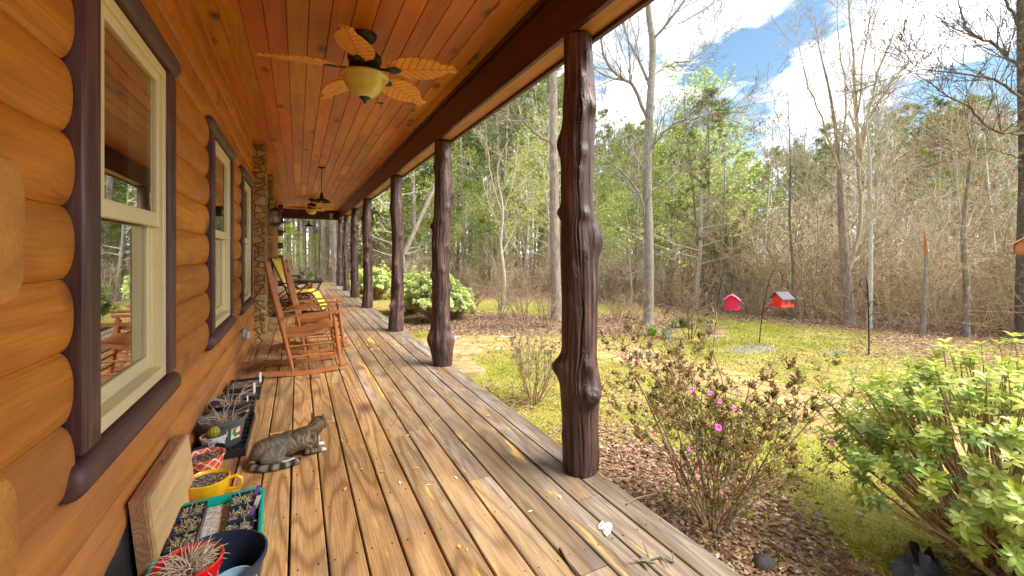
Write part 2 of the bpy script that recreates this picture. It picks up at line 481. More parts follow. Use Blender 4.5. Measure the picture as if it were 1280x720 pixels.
def leaf(name, trans=.35, rough=.5, hue=.03, tint=(1,1,1)):
    n = NT(name); c = n.attr('col', 'Color')
    oi = n.n('ObjectInfo')
    c = n.hsv(c, n.ramp(oi.outputs['Random'], [(0, .5 - hue), (1, .5 + hue)]), 1, n.ramp(oi.outputs['Random'], [(0, .85), (1, 1.12)]))
    c = n.mix(1, c, tint, 'MULTIPLY')
    MAT[name] = n.leafy(c, trans, rough)
leaf('needles', .25, .55, .012)
leaf('leaves', .4, .5, .02)
leaf('glossy_leaves', .35, .32, .0)
leaf('dry_leaves', .2, .75, .01)
leaf('grass_blades', .35, .6, .0)
leaf('dried_stems', .2, .85, .0)

def ground_mat():
    n = NT('ground_cover'); p = n.pos(); m = n.attr('col', 'Color'); ms = n.sep(m)
    lit, moss, dirt = ms[0], ms[1], ms[2]
    a = n.noise(p, 1.1, 5, .6); b = n.noise(p, 14, 5, .7); f = n.noise(p, 70, 4, .7)
    lc = n.vor(p, 26, 'F1', 'Color'); le = n.vor(p, 26)
    grass = n.ramp(b, [(.25, (.13,.13,.018)), (.5, (.27,.25,.035)), (.75, (.42,.36,.09))])
    grass = n.mix(n.math('MULTIPLY', n.ramp(a, [(.36, 0.0), (.6, 1.0)]), .75), grass, (.46,.34,.13))
    grass = n.mix(n.math('MULTIPLY', moss, .6), grass, n.ramp(f, [(.3, (.14,.17,.012)), (.7, (.27,.30,.03))]))
    leafc = n.ramp(n.sep(lc)[0], [(0, (.10,.055,.035)), (.35, (.25,.13,.08)), (.7, (.40,.24,.155)), (1, (.56,.40,.28))])
    leafc = n.mix(.6, leafc, n.ramp(b, [(.3, .5), (.7, 1.15)]), 'MULTIPLY')
    k = n.math('ADD', lit, n.math('MULTIPLY', n.math('SUBTRACT', b, .5), 1.1))
    k = n.math('ADD', k, n.math('MULTIPLY', n.math('SUBTRACT', n.sep(lc)[1], .5), .7))
    k = n.ramp(k, [(.42, 0.0), (.56, 1.0)])
    c = n.mix(k, grass, leafc)
    dk = n.ramp(n.math('ADD', dirt, n.math('MULTIPLY', n.math('SUBTRACT', b, .5), .9)), [(.45, 0.0), (.6, 1.0)])
    c = n.mix(dk, c, n.ramp(f, [(.3, (.20,.18,.16)), (.7, (.38,.35,.31))]))
    h = n.math('ADD', n.math('MULTIPLY', le, -.6), n.math('ADD', n.math('MULTIPLY', b, .6), n.math('MULTIPLY', f, .5)))
    MAT['ground_cover'] = n.pbr(c, .95, n.bump(h, .8, .03), 0, .1)
ground_mat()
def path_mat():
    n = NT('flagstone'); p = n.pos()
    wv = n.n('VectorMath', operation='ADD'); n.put(wv.inputs[0], p)
    sc = n.n('VectorMath', operation='SCALE'); n.put(sc.inputs[0], n.noise(p, 3.5, 3, .5, out='Color')); sc.inputs['Scale'].default_value = .22
    n.put(wv.inputs[1], sc.outputs[0])
    e = n.vor(wv.outputs[0], 2.9, 'DISTANCE_TO_EDGE'); cc = n.vor(wv.outputs[0], 2.9, 'F1', 'Color')
    b = n.noise(p, 7, 6, .7); f = n.noise(p, 60, 4, .7)
    c = n.ramp(n.sep(cc)[0], [(0, (.36,.23,.09)), (.35, (.46,.31,.12)), (.65, (.40,.25,.09)), (.93, (.46,.33,.15)), (.96, (.38,.32,.24)), (1, (.40,.36,.30))])
    c = n.mix(.6, c, n.ramp(b, [(.3, .55), (.7, 1.2)]), 'MULTIPLY')
    c = n.mix(.35, c, n.ramp(f, [(.3, .6), (.7, 1.2)]), 'MULTIPLY')
    mo = n.ramp(n.math('SUBTRACT', e, n.math('MULTIPLY', n.math('SUBTRACT', b, .45), .12)), [(.015, 0.0), (.05, 1.0)])
    c = n.mix(mo, n.ramp(f, [(.3, (.13,.10,.03)), (.7, (.27,.23,.06))]), c)
    h = n.math('ADD', n.ramp(e, [(.0, 0.0), (.06, 1.0)]), n.math('MULTIPLY', f, .25))
    MAT['flagstone'] = n.pbr(c, .8, n.bump(h, .8, .02), 0, .3)
path_mat()
def step_mat():
    n = NT('step_stone'); v = n.pos()
    c = n.ramp(n.noise(v, 9, 6, .7), [(.3, (.16,.13,.07)), (.5, (.34,.25,.12)), (.7, (.44,.35,.20))])
    MAT['step_stone'] = n.pbr(c, .85, n.bump(n.noise(v, 25, 6, .7), .8, .02), 0, .2)
step_mat()
def fur():
    n = NT('tabby_fur'); c = n.attr('col', 'Color')
    f = n.noise(n.map(n.objc(), (1,1,1)), 260, 3, .7)
    c = n.mix(.5, c, n.ramp(f, [(.3, .45), (.7, 1.4)]), 'MULTIPLY')
    MAT['tabby_fur'] = n.pbr(c, .75, n.bump(f, .6, .004), 0, .25)
fur()
# ------------------------------------------------------------------ helpers for placing
def pin(root, loc):
    loc = Vector(loc); root.location = loc
    for ch in list(bpy.data.objects):
        if ch.parent == root: ch.matrix_parent_inverse = Matrix.Translation(-loc)
def rebase(o, loc):
    loc = Vector(loc); o.data.transform(Matrix.Translation(-loc)); o.location = loc
    return o

# ------------------------------------------------------------------ deck
PITCH, GAP = .1435, .0085
XE = 1.545
def deck():
    b = MB()
    k = -5
    def board(x0, x1, y0, y1):
        b.off = (U(0, 90), U(0, 90), U(0, 90))
        g = U(.72, 1.16); w = U(-.06, .06)
        b.col = (g * (1 + w), g, g * (1 - w))
        z = U(-.0015, .0015); c = .004; jx = U(-.0006, .0006)
        x0 += jx; x1 += jx
        pr = [(x0, z-.034), (x1, z-.034), (x1, z-c), (x1-c, z), (x0+c, z), (x0, z-c)]
        n = max(1, int((y1 - y0) / .6)); rings = []
        for i in range(n + 1):
            y = y0 + (y1 - y0) * i / n; s = math.sin(y * 1.3 + k) * .0008
            rings.append([(x + s, y, zz) for x, zz in pr])
        b.loft(rings)
    while True:
        x0 = -.033 + k * PITCH + GAP / 2; x1 = x0 + PITCH - GAP
        if x1 > XE + .01: break
        y = -3 - U(0, 2)
        fixed = {7: [1.36, 4.4], 9: [1.78], 5: [1.35, 3.0], 4: [2.95], 6: [2.2, 5.4], 8: [2.05]}.get(k)
        if fixed:
            for q in fixed + [fixed[-1] + U(3, 4.5)]:
                board(x0, x1, y, q - .0015); y = q + .0015
        while y < 17.85:
            L = random.choice((2.4, 3.2, 3.6, 4.0, 4.8)) + U(-.02, .02)
            e = min(y + L, 17.85)
            board(x0, x1, y, e - .0015); y = e + .0015
        k += 1
    # the return of the deck round the far corner of the house
    for i in range(20):
        y0 = 15.75 + i * .1  # short filler boards
        if y0 > 17.7: break
        b.off = (U(0, 90), U(0, 90), U(0, 90)); b.col = grey(.85, 1.1)
        b.cbox(-4.2, -.755, y0 + .003, y0 + .097, -.034, 0)
    o = b.build('porch_deck', MAT['deck_wood'], smooth=30); tag(o, kind='structure')
    o['label'] = 'long weathered plank deck of the porch'
    sc = MB(); random.seed(3)
    for k in range(-5, 12):
        for i in range(50):
            for s in (.03, PITCH - .03):
                x, y = -.033 + k * PITCH + s + U(-.006, .006), -2.98 + i * .405 + U(-.008, .008)
                if y > 17.7: continue
                sc.loft([[(x + math.cos(PI*q/3)*.0036, y + math.sin(PI*q/3)*.0036, z) for q in range(6)] for z in (-.002, .0018)])
    sc.build('deck_screws', MAT['bronze'], smooth=0)['kind'] = 'structure'
    j = MB(); j.col = (.6, .6, .6)
    j.off = (3, 4, 5)
    for i in range(52): j.box(-.75, 1.50, -3 + i * .405, -2.962 + i * .405, -.19, -.036)
    j.box(1.502, 1.538, -3, 17.84, -.20, -.036)
    j.build('deck_frame', MAT['trim_wood'])['kind'] = 'structure'
deck()

# ------------------------------------------------------------------ log house
house = thing('log_house', 'honey coloured log house with dark trimmed windows along the porch', 'house')
CS, Z0 = .2035, .566 - 3 * .2035
def wall_x(z):
    t = ((z - Z0) / CS) % 1.0; u = abs(2 * t - 1)
    return -.590 + .033 * math.sqrt(max(0, 1 - u ** 2.2))
wl = MB()
logtint = {}
def wall_span(y0, y1, z0=-.045, z1=2.83):
    k = int(math.floor((z0 - Z0) / CS + 1e-6))
    while Z0 + k * CS < z1 - 1e-4:
        a = max(z0, Z0 + k * CS); e = min(z1, Z0 + (k + 1) * CS)
        if e - a > .004:
            if k not in logtint:
                g = U(.88, 1.1); logtint[k] = ((g * U(.97, 1.03), g, g * U(.8, 1.1)), (U(0, 50), U(0, 50), U(0, 50)))
            wl.col, off = logtint[k]; wl.off = off
            m = 12; pr = []
            full_a, full_e = a <= Z0 + k * CS + 1e-5, e >= Z0 + (k+1) * CS - 1e-5
            for i in range(m + 1):
                t = i / m
                if full_a and full_e: t = .5 - .5 * math.cos(PI * t)
                z = a + (e - a) * t
                z = min(max(z, a + .0004), e - .0004)
                pr.append((wall_x(z), z))
            pr += [(-.72, e - .0004), (-.72, a + .0004)]
            nn = max(1, int((y1 - y0) / .5)); rings = []
            ph = k * 1.7
            for i in range(nn + 1):
                y = y0 + (y1 - y0) * i / nn
                wob = .0016 * math.sin(y * 2.1 + ph) + .001 * math.sin(y * 5.3 + ph * 2)
                rings.append([(x + wob if x > -.7 else x, y, z) for x, z in pr])
            wl.loft(rings)
        k += 1
wins = [(1.615, 2.655), (3.66, 4.80), (5.60, 6.74)]
WZ0, WZ1 = .555, 2.225
y = -3.0
for a, b_ in wins:
    wall_span(y, a); wall_span(a, b_, -.045, WZ0 + .03); wall_span(a, b_, WZ1 - .03)
    y = b_
wall_span(y, 7.12)
wall_span(7.65, 7.95); wall_span(9.55, 9.85); wall_span(7.95, 9.55, 2.12)
wall_span(10.35, 15.6)
wl.build('wall', MAT['log_wood'], house, smooth=50)

# crossing log ends at the two corners
def log_end(x0, x1, y0, y1, zc, h=.196):
    b = MB(); b.col = grey(.9, 1.1)
    pr = []
    yc, hw = (y0 + y1) / 2, (y1 - y0) / 2
    ring = []
    for i in range(20):
        t = 2 * PI * i / 20
        ring.append((yc + hw * (abs(math.cos(t)) ** .45) * (1 if math.cos(t) > 0 else -1), zc + h / 2 * (abs(math.sin(t)) ** .6) * (1 if math.sin(t) > 0 else -1)))
    def rg(x, s): return [(x, yc + (a - yc) * s, zc + (z - zc) * s) for a, z in ring]
    b.loft([rg(x0, 1), rg(x1 - .012, 1), rg(x1 - .003, .96), rg(x1, .9)])
    return b
for k in range(0, 14, 2):
    zc = Z0 + CS * (k + .5)
    b = log_end(-.73, -.335 + U(-.012, .012), .665, .81, zc)
    b.build('log_end', MAT['log_end_wood'], house, smooth=50)
for k in range(1, 14, 2):
    b = log_end(-.73, -.42, 15.62, 15.80, Z0 + CS * (k + .5))
    b.build('log_end', MAT['beam_wood'], house, smooth=50)

# windows
def window(y0, y1):
    """dark trim, rounded sill and header logs, cream double hung sashes"""
    w = MB()
    tw = .125; xf = -.538
    w.cbox(-.66, xf, y0 + .005, y0 + tw, WZ0 + .12, WZ1 - .12, .006)
    w.cbox(-.66, xf, y1 - tw, y1 - .005, WZ0 + .12, WZ1 - .12, .006)
    win = w.build('window', MAT['trim_wood'], house, smooth=30)
    tag(win)
    for nm, zc, h in (('sill', WZ0 + .055, .052), ('header', WZ1 - .055, .052)):
        s = MB(); ring = []
        rings = []
        for yy, sc in ((y0 - .035, .45), (y0 - .03, .75), (y0 - .02, .95), (y0 + .01, 1), (y1 - .01, 1), (y1 + .02, .95), (y1 + .03, .75), (y1 + .035, .45)):
            ring = [(-.66, yy, zc - h * sc), (-.66, yy, zc + h * sc)]
            for i in range(9):
                t = PI / 2 - PI * i / 8
                ring.append((-.562 + math.cos(t) * .042 * sc, yy, zc + math.sin(t) * h * sc))
            rings.append(ring)
        s.loft(rings); s.build(nm, MAT['sill_wood'], win, smooth=50)
    ya, yb, za, zb = y0 + tw + .001, y1 - tw - .001, WZ0 + .122, WZ1 - .122
    f = MB(); fw = .04; zm_ = za + (zb - za) * .505 - .031
    for (a, b_, c, d, x0, x1) in ((ya, ya + fw, za, zb, -.68, -.553), (yb - fw, yb, za, zb, -.68, -.553), (ya + fw, yb - fw, za, za + .05, -.68, -.553), (ya + fw, yb - fw, zb - fw, zb, -.68, -.553)):
        f.cbox(x0, x1, a, b_, c, d, .003)
    # stepped channels of the jamb
    f.cbox(-.68, -.592, ya + fw, ya + fw + .018, za + .05, zm_, .002)
    f.cbox(-.68, -.592, yb - fw - .018, yb - fw, za + .05, zm_, .002)
    f.build('frame', MAT['vinyl'], win, smooth=30)
    zm = za + (zb - za) * .505
    def sash(x, z0, z1, rb, rt, nm='sash'):
        s = MB(); a, b_ = ya + fw + .0185, yb - fw - .0185; st = .04
        s.cbox(x - .03, x, a, a + st, z0, z1, .004); s.cbox(x - .03, x, b_ - st, b_, z0, z1, .004)
        s.cbox(x - .028, x - .002, a + st, b_ - st, z0, z0 + rb, .004); s.cbox(x - .028, x - .002, a + st, b_ - st, z1 - rt, z1, .004)
        s.build(nm, MAT['vinyl'], win, smooth=30)
        g = MB(); g.box(x - .018, x - .013, a + st - .004, b_ - st + .004, z0 + rb - .004, z1 - rt + .004)
        g.build('pane', MAT['window_glass'], win, smooth=0)
    sash(-.561, zm - .03, zb - fw - .001, .062, .04)
    sash(-.597, za + .051, zm + .03, .06, .05)
    return win
for a, b_ in wins: window(a, b_)

# stone piers, door
for (y0, y1) in ((7.12, 7.65), (9.85, 10.35)):
    b = MB(); rings = []
    for i in range(61):
        z = 2.83 * i / 60; ring = []
        xo = -.42 if y0 < 8 else -.455
        per = [(-.72 + (.30) * t, y0) for t in (0, .25, .5, .72)] + [(xo, y0 + (y1-y0) * t) for t in (0, .12, .25, .37, .5, .62, .75, .87)] + [(xo - .26 * t, y1) for t in (0, .33, .66, 1)]
        for j, (x, yy) in enumerate(per):
            o_ = (mnoise.noise(Vector((x * 9, yy * 9, z * 11))) ) * .022
            ox = o_ if x > -.6 else 0
            ring.append((x + ox, yy + (o_ if x > -.7 and yy == y0 else 0), z))
        rings.append(ring)
    b.loft(rings); b.build('stone_pier', MAT['rubble_stone'], house, smooth=30)
d = MB()
for yy in (7.952, 9.428): d.cbox(-.70, -.56, yy, yy + .12, 0, 2.0, .004)
d.cbox(-.70, -.56, 7.952, 9.548, 2.001, 2.118, .004)
d.cbox(-.69, -.62, 8.074, 9.426, .0, .25, .004); d.cbox(-.69, -.62, 8.074, 9.426, 1.86, 1.999, .004)
for yy in (8.074, 8.69, 9.306): d.cbox(-.69, -.62, yy, yy + .12, .251, 1.859, .004)
door = d.build('door', MAT['trim_wood'], house, smooth=30)
g = MB(); g.box(-.66, -.655, 8.19, 8.695, .25, 1.86); g.box(-.66, -.655, 8.805, 9.31, .25, 1.86); g.build('pane', MAT['window_glass'], door, smooth=0)
g = MB(); g.tube([(-.62, 8.74, 1.0), (-.56, 8.74, 1.0), (-.56, 8.65, 1.0)], .011, 8); g.build('handle', MAT['bronze'], door)
# the rooms behind the windows
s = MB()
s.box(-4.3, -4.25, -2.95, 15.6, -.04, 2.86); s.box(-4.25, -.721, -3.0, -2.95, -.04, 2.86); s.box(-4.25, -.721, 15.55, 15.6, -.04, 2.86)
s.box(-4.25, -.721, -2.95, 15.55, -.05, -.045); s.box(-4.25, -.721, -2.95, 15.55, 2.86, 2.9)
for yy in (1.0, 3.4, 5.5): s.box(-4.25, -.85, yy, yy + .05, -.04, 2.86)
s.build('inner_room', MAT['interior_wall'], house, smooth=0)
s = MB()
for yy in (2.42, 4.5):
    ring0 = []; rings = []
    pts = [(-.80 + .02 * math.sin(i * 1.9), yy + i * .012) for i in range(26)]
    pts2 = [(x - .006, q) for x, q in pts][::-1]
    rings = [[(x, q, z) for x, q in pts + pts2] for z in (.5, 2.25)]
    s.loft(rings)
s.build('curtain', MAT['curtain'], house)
# ceiling
c = MB(); P = .1335; x = -.60
row = 0
while x < 1.362:
    x1 = min(x + P - .003, 1.362); yy = -3 - U(0, 1.5)
    while yy < 17.5:
        L = U(.9, 2.6); e = min(yy + L, 17.5)
        c.off = (U(0, 90), U(0, 90), U(0, 90)); t = rnd()
        c.col = (U(.74, 1.08), U(.66, 1.02), U(.6, 1.0)) if t < .72 else ((1.18, 1.38, 1.2) if t < .87 else (.80, .62, 1.1))
        q = .004
        pr = [(x, 2.845), (x1, 2.845), (x1, 2.83 + q), (x1 - q, 2.83), (x + q, 2.83), (x, 2.83 + q)][::-1]
        c.prism_y(pr, yy + .0016, e - .0016); yy = e
    x += P; row += 1
c.build('ceiling', MAT['ceiling_wood'], house, smooth=20)
b = MB()
b.cbox(1.365, 1.40, -3, 17.7, 2.492, 2.84, .004)
b.cbox(1.525, 1.56, -3, 17.7, 2.480, 2.84, .004)
b.cbox(1.345, 1.364, -3, 17.4, 2.79, 2.829, .004)
b.cbox(-.72, 1.364, 17.42, 17.60, 2.492, 2.84, .004)
b.build('beam', MAT['beam_wood'], house, smooth=30)
b = MB(); b.box(1.4005, 1.5245, -3, 17.7, 2.502, 2.52); b.build('beam_soffit', MAT['soffit_wood'], house, smooth=0)
b = MB(); b.box(-5.2, 1.60, -3.2, 18.0, 2.905, 3.02)
b.loft([[(-5.3, -3.4, 3.021), (1.66, -3.4, 3.021), (1.66, -3.4, 3.06), (-1.8, -3.4, 4.3), (-5.3, -3.4, 3.06)], [(-5.3, 18.1, 3.021), (1.66, 18.1, 3.021), (1.66, 18.1, 3.06), (-1.8, 18.1, 4.3), (-5.3, 18.1, 3.06)]])
b.build('roof', MAT['roof_dark'], house, smooth=0)

# ------------------------------------------------------------------ porch posts
def make_post(name, loc, prof, knots, cracks, nz, nt, seed, H=2.49):
    """prof: (z, radius); knots: (z, phi, height, size_z, size_phi, dark); phi is measured from the side that faces the yard path"""
    ax = Vector((-loc[0], -loc[1], 0)).normalized(); rt = Vector((-ax.y, ax.x, 0))   # phi = 0 looks to the near end of the porch
    b = MB(); rings = []; cols = []
    def rad(z):
        for (a, ra), (c, rc) in zip(prof, prof[1:]):
            if z <= c:
                t = (z - a) / (c - a); t = t * t * (3 - 2 * t); return ra + (rc - ra) * t
        return prof[-1][1]
    lean = [0, 0]
    for i in range(nz + 1):
        z = H * i / nz; r0 = rad(z); ring = []
        cx = .014 * math.sin(z * 2.3 + seed) + .006 * math.sin(z * 6.1 + seed); cy_ = .012 * math.sin(z * 1.7 + seed * 2) + .005 * math.sin(z * 5.3)
        for j in range(nt):
            ph = 2 * PI * j / nt - PI
            q = Vector((math.cos(ph) * 1.3, math.sin(ph) * 1.3, z * .9 + seed * 7))
            rg_ = 1 - abs(mnoise.noise(Vector((math.cos(ph) * 3.2, math.sin(ph) * 3.2, z * 1.1 + seed * 3)))) * 2.2
            r = r0 * (1 + .11 * mnoise.noise(q) + .05 * mnoise.noise(q * 3.1) + .035 * mnoise.noise(Vector((math.cos(ph) * 7, math.sin(ph) * 7, z * 2.0 + seed))) + .035 * (rg_ - .5))
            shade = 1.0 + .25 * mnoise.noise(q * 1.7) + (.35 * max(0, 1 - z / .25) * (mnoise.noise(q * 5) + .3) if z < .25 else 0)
            for (kz, kp, kh, sz, sp, dk) in knots:
                dz = (z - kz) / sz
                if abs(dz) > 3: continue
                dp = (ph - kp + PI) % (2 * PI) - PI
                dp /= sp
                e2 = dz * dz + dp * dp
                if e2 < 9:
                    g = math.exp(-e2)
                    r += kh * g
                    if dk:
                        rr = math.sqrt(e2)
                        dimple = math.exp(-((rr) / .42) ** 2)
                        r -= kh * .35 * dimple
                        r -= kh * .12 * math.exp(-((rr - .75) / .16) ** 2)
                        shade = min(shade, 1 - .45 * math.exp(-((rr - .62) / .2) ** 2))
            for (za, zb, p0, wgl, dep) in cracks:
                if za < z < zb:
                    cp = p0 + wgl * mnoise.noise(Vector((z * 1.6, seed, 3))) + .5 * wgl * mnoise.noise(Vector((z * 6, seed, 5)))
                    w = .035 + .02 * mnoise.noise(Vector((z * 5, 1, seed)))
                    dp = ((ph - cp + PI) % (2 * PI) - PI) / w
                    fade = min(1, (z - za) / .15, (zb - z) / .15)
                    g = math.exp(-dp * dp) * fade
                    r -= dep * g
                    r += dep * .35 * math.exp(-(dp / 3.0) ** 2) * fade
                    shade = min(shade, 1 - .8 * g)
            p = ax * (math.cos(ph) * r) + rt * (math.sin(ph) * r)
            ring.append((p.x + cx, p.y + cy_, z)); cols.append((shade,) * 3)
        rings.append(ring)
    b.loft(rings); b.c = cols
    b.off = None
    return b.build(name, MAT['post_wood'], smooth=180, loc=loc)
N1 = [(0,.100),(.08,.104),(.25,.101),(.42,.106),(.55,.106),(.70,.097),(.95,.096),(1.25,.098),(1.5,.089),(1.85,.093),(2.05,.095),(2.3,.086),(2.49,.082)]
p = make_post('porch_post', (1.445, 2.03, 0), N1,
    [(.455, .45, .060, .050, .42, 1), (.49, .95, .034, .085, .6, 0), (.60, -1.40, .050, .055, .5, 0), (.62, .45, .022, .05, .35, 0), (.52, -1.0, .014, .09, .5, 0), (1.33, 1.4, .045, .10, .5, 0), (1.87, -1.45, .030, .07, .45, 0), (1.48, -1.5, .026, .035, .3, 0),
     (2.21, .05, .018, .035, .25, 1), (1.46, .6, .022, .032, .28, 1), (2.06, .75, .030, .05, .35, 0), (1.80, .35, .016, .035, .3, 1), (1.15, -.4, .014, .04, .3, 1), (2.35, .5, .012, .03, .25, 1), (1.25, .3, .012, .06, .3, 0), (.20, -1.1, .02, .06, .3, 0), (2.02, .10, .014, .05, .22, 0), (1.70, .1, .012, .03, .22, 1), (.36, -1.0, .012, .05, .3, 0), (2.30, -.9, .008, .05, .3, 0), (1.05, 1.2, .010, .08, .3, 0), (.95, -.6, .008, .05, .3, 0)],
    [(0, 2.25, .08, .42, .016), (0, .52, .62, .12, .012), (.7, 1.3, -.8, .2, .006)], 260, 144, 1.3)
tag(p, 'nearest dark porch post with a big round burl just below knee height', 'post', 'rough log posts along the porch')
p = make_post('porch_post', (1.445, 4.63, 0), [(0,.105),(.15,.118),(.28,.122),(.42,.105),(.6,.096),(1.2,.094),(1.8,.098),(2.2,.088),(2.49,.085)],
    [(.60, -.2, .030, .09, .4, 1), (.30, -1.3, .035, .10, .5, 0), (.27, 1.3, .032, .10, .5, 0), (.18, .1, .02, .06, .3, 1), (1.30, .9, .022, .05, .4, 1), (1.32, -.9, .02, .05, .4, 1), (1.9, 1.5, .03, .05, .4, 0), (1.0, -1.3, .03, .04, .35, 0), (1.05, .3, .016, .04, .3, 1), (.85, 1.3, .028, .045, .35, 0), (1.55, -1.5, .03, .04, .35, 0), (2.3, .4, .018, .04, .3, 1), (1.75, .6, .016, .035, .3, 1), (2.2, -1.2, .022, .05, .4, 0), (.45, .9, .018, .05, .3, 0), (1.6, 0, .012, .04, .3, 1)],
    [(.0, 2.4, .3, .5, .012), (0, .5, -.5, .2, .01), (.8, 2.2, -.5, .3, .007)], 180, 96, 2.9)
tag(p, 'second dark porch post from the camera, flared wide at its foot', 'post', 'rough log posts along the porch')
words = {7.0: 'third dark porch post from the camera, standing before the stone steps', 10.25: 'fourth dark porch post, the thick one behind the stone steps', 12.75: 'fifth dark porch post from the camera, leaning slightly outward', 15.15: 'sixth dark porch post, slimmer and smoother than its neighbours', 17.45: 'last porch post, reddish and under the far cross beam'}
for i, (yy, wd) in enumerate(words.items()):
    random.seed(40 + i)
    kn = [(U(.1, 2.4), U(-PI, PI), U(.018, .042), U(.03, .07), U(.25, .42), rnd() < .5) for _ in range(22)]
    r = {15.15: .085}.get(yy, .100)
    pr = [(0, r * 1.25), (.15, r * 1.2), (.4, r * U(.98, 1.1)), (1.0, r * U(.9, 1.02)), (1.7, r * U(.92, 1.05)), (2.49, r * .86)]
    p = make_post('porch_post', (1.43, yy, 0), pr, kn, [(0, 2.4, U(-.5, .5), .4, .012), (0, 1.2, U(.5, 1.2), .3, .008)], 110, 56, 5.1 + i)
    tag(p, wd, 'post', 'rough log posts along the porch')
random.seed(99)
# ------------------------------------------------------------------ rocking chairs (facing +X)
def rocking_chair(name, label, loc, rz=0, group=None):
    root = thing(name, label, 'rocking chair', (0, 0, 0), 0, group)
    wd = MAT['chair_wood']
    def leg(pts, rad): b = MB(); b.tube(pts, rad, 10); b.build('leg', wd, root, smooth=60)
    for s in (-1, 1):
        leg([(-.105, s*.255, .045), (-.15, s*.255, .25), (-.205, s*.255, .5), (-.262, s*.255, .75), (-.315, s*.255, 1.0), (-.345, s*.255, 1.15), (-.349, s*.255, 1.168)], [.015, .022, .024, .023, .022, .021, .010])
        leg([(.345, s*.285, .06), (.325, s*.285, .2), (.30, s*.285, .4), (.275, s*.285, .6)], [.013, .021, .023, .016])
        b = MB(); rr = 1.65; rings = []
        for i in range(25):
            a = -.245 + .497 * i / 24
            x = math.sin(a) * rr + .01; z = rr - math.cos(a) * rr
            th = .040 * (1 if 2 < i < 22 else .7)
            y0, y1 = s*.27 - .016, s*.27 + .016
            rings.append([(x, y0, z + .002), (x, y1, z + .002), (x, y1, z + th), (x, y0, z + th)])
        b.loft(rings); b.build('rocker', wd, root, smooth=30)
        b = MB(); rings = []
        for i in range(13):
            t = i / 12; x = -.245 + .575 * t; z = .585 + .045 * t + .012 * math.sin(t * PI)
            w_ = .022 + .012 * math.sin(t * PI * .9) + (.008 if i > 9 else 0)
            yc = s * (.262 + .03 * t)
            rings.append([(x, yc - w_, z - .009), (x, yc + w_, z - .009), (x, yc + w_, z + .007), (x, yc + w_*.8, z + .012), (x, yc - w_*.8, z + .012), (x, yc - w_, z + .007)])
        b.loft(rings); b.build('armrest', wd, root, smooth=50)
    b = MB()
    for s in (-1, 1):
        for z in (.20, .31): b.tube([(-.14 - (z-.2)*.2, s*.26, z - .01), (.325 - (z-.2)*.1, s*.28, z)], .010, 8)
    for z in (.17, .27, .34): b.tube([(.325 - (z-.2)*.12, -.28, z), (.325 - (z-.2)*.12, .28, z)], .011, 8)
    b.tube([(-.13, -.25, .19), (-.13, .25, .19)], .011, 8)
    b.build('stretcher', wd, root, smooth=60)
    b = MB(); rings = []; NN = 14
    for i in range(NN + 1):
        t = i / NN; x = -.19 + .50 * t
        zt = .43 + .055 * t - .028 * math.sin(min(1, t * 1.15) * PI) + (-.02 * max(0, t - .88) / .12)
        hw = .235 + .03 * t
        top = []; bot = []
        for j in range(9):
            u = j / 8 * 2 - 1
            top.append((x, u * hw, zt - .014 * (1 - u * u)))
            bot.append((x, u * hw, zt - .036))
        rings.append(top + bot[::-1])
    b.loft(rings); b.build('seat', wd, root, smooth=60)
    b = MB()
    def px_(z): return -.105 - (z - .045) * .219
    for z0, z1 in ((1.045, 1.125), (.935, .985), (.455, .495)):
        rings = []
        for i in range(9):
            u = i / 8 * 2 - 1; x = px_((z0 + z1) / 2) - .022 * (1 - u * u)
            rings.append([(x - .008, u*.245, z0), (x + .008, u*.245, z0), (x + .006, u*.245, z1 + .01 * (1 - u*u)), (x - .010, u*.245, z1 + .01 * (1 - u*u))])
        b.loft(rings)
    for i in range(7):
        y = -.19 + .38 * i / 6; u = y / .245; o_ = -.022 * (1 - u * u)
        pts = []
        for j in range(7):
            t = j / 6; z = .49 + (.94 - .49) * t
            pts.append((px_(z) + o_ + .015 * math.sin(t * PI), y, z))
        b.tube(pts, .015, 8, flat=.5)
    b.build('backrest', wd, root, smooth=50)
    root.location = loc; root.rotation_euler = (0, 0, rz)
    return root
ch = rocking_chair('rocking_chair', 'front wooden rocking chair, the one nearer the sleeping cat', (.06, 5.14, 0), R(1), 'wooden rocking chairs')
dup = prep_copy(ch)
c2 = dup(); c2.location = (.20, 6.14, 0); c2.rotation_euler = (0, 0, R(-3)); tag(c2, 'wooden rocking chair directly behind the front one, before the stone pier')
c3 = dup(); c3.location = (-.02, 10.9, 0); c3.rotation_euler = (0, 0, R(5)); tag(c3, 'wooden rocking chair half hidden behind the yellow lounge chair')

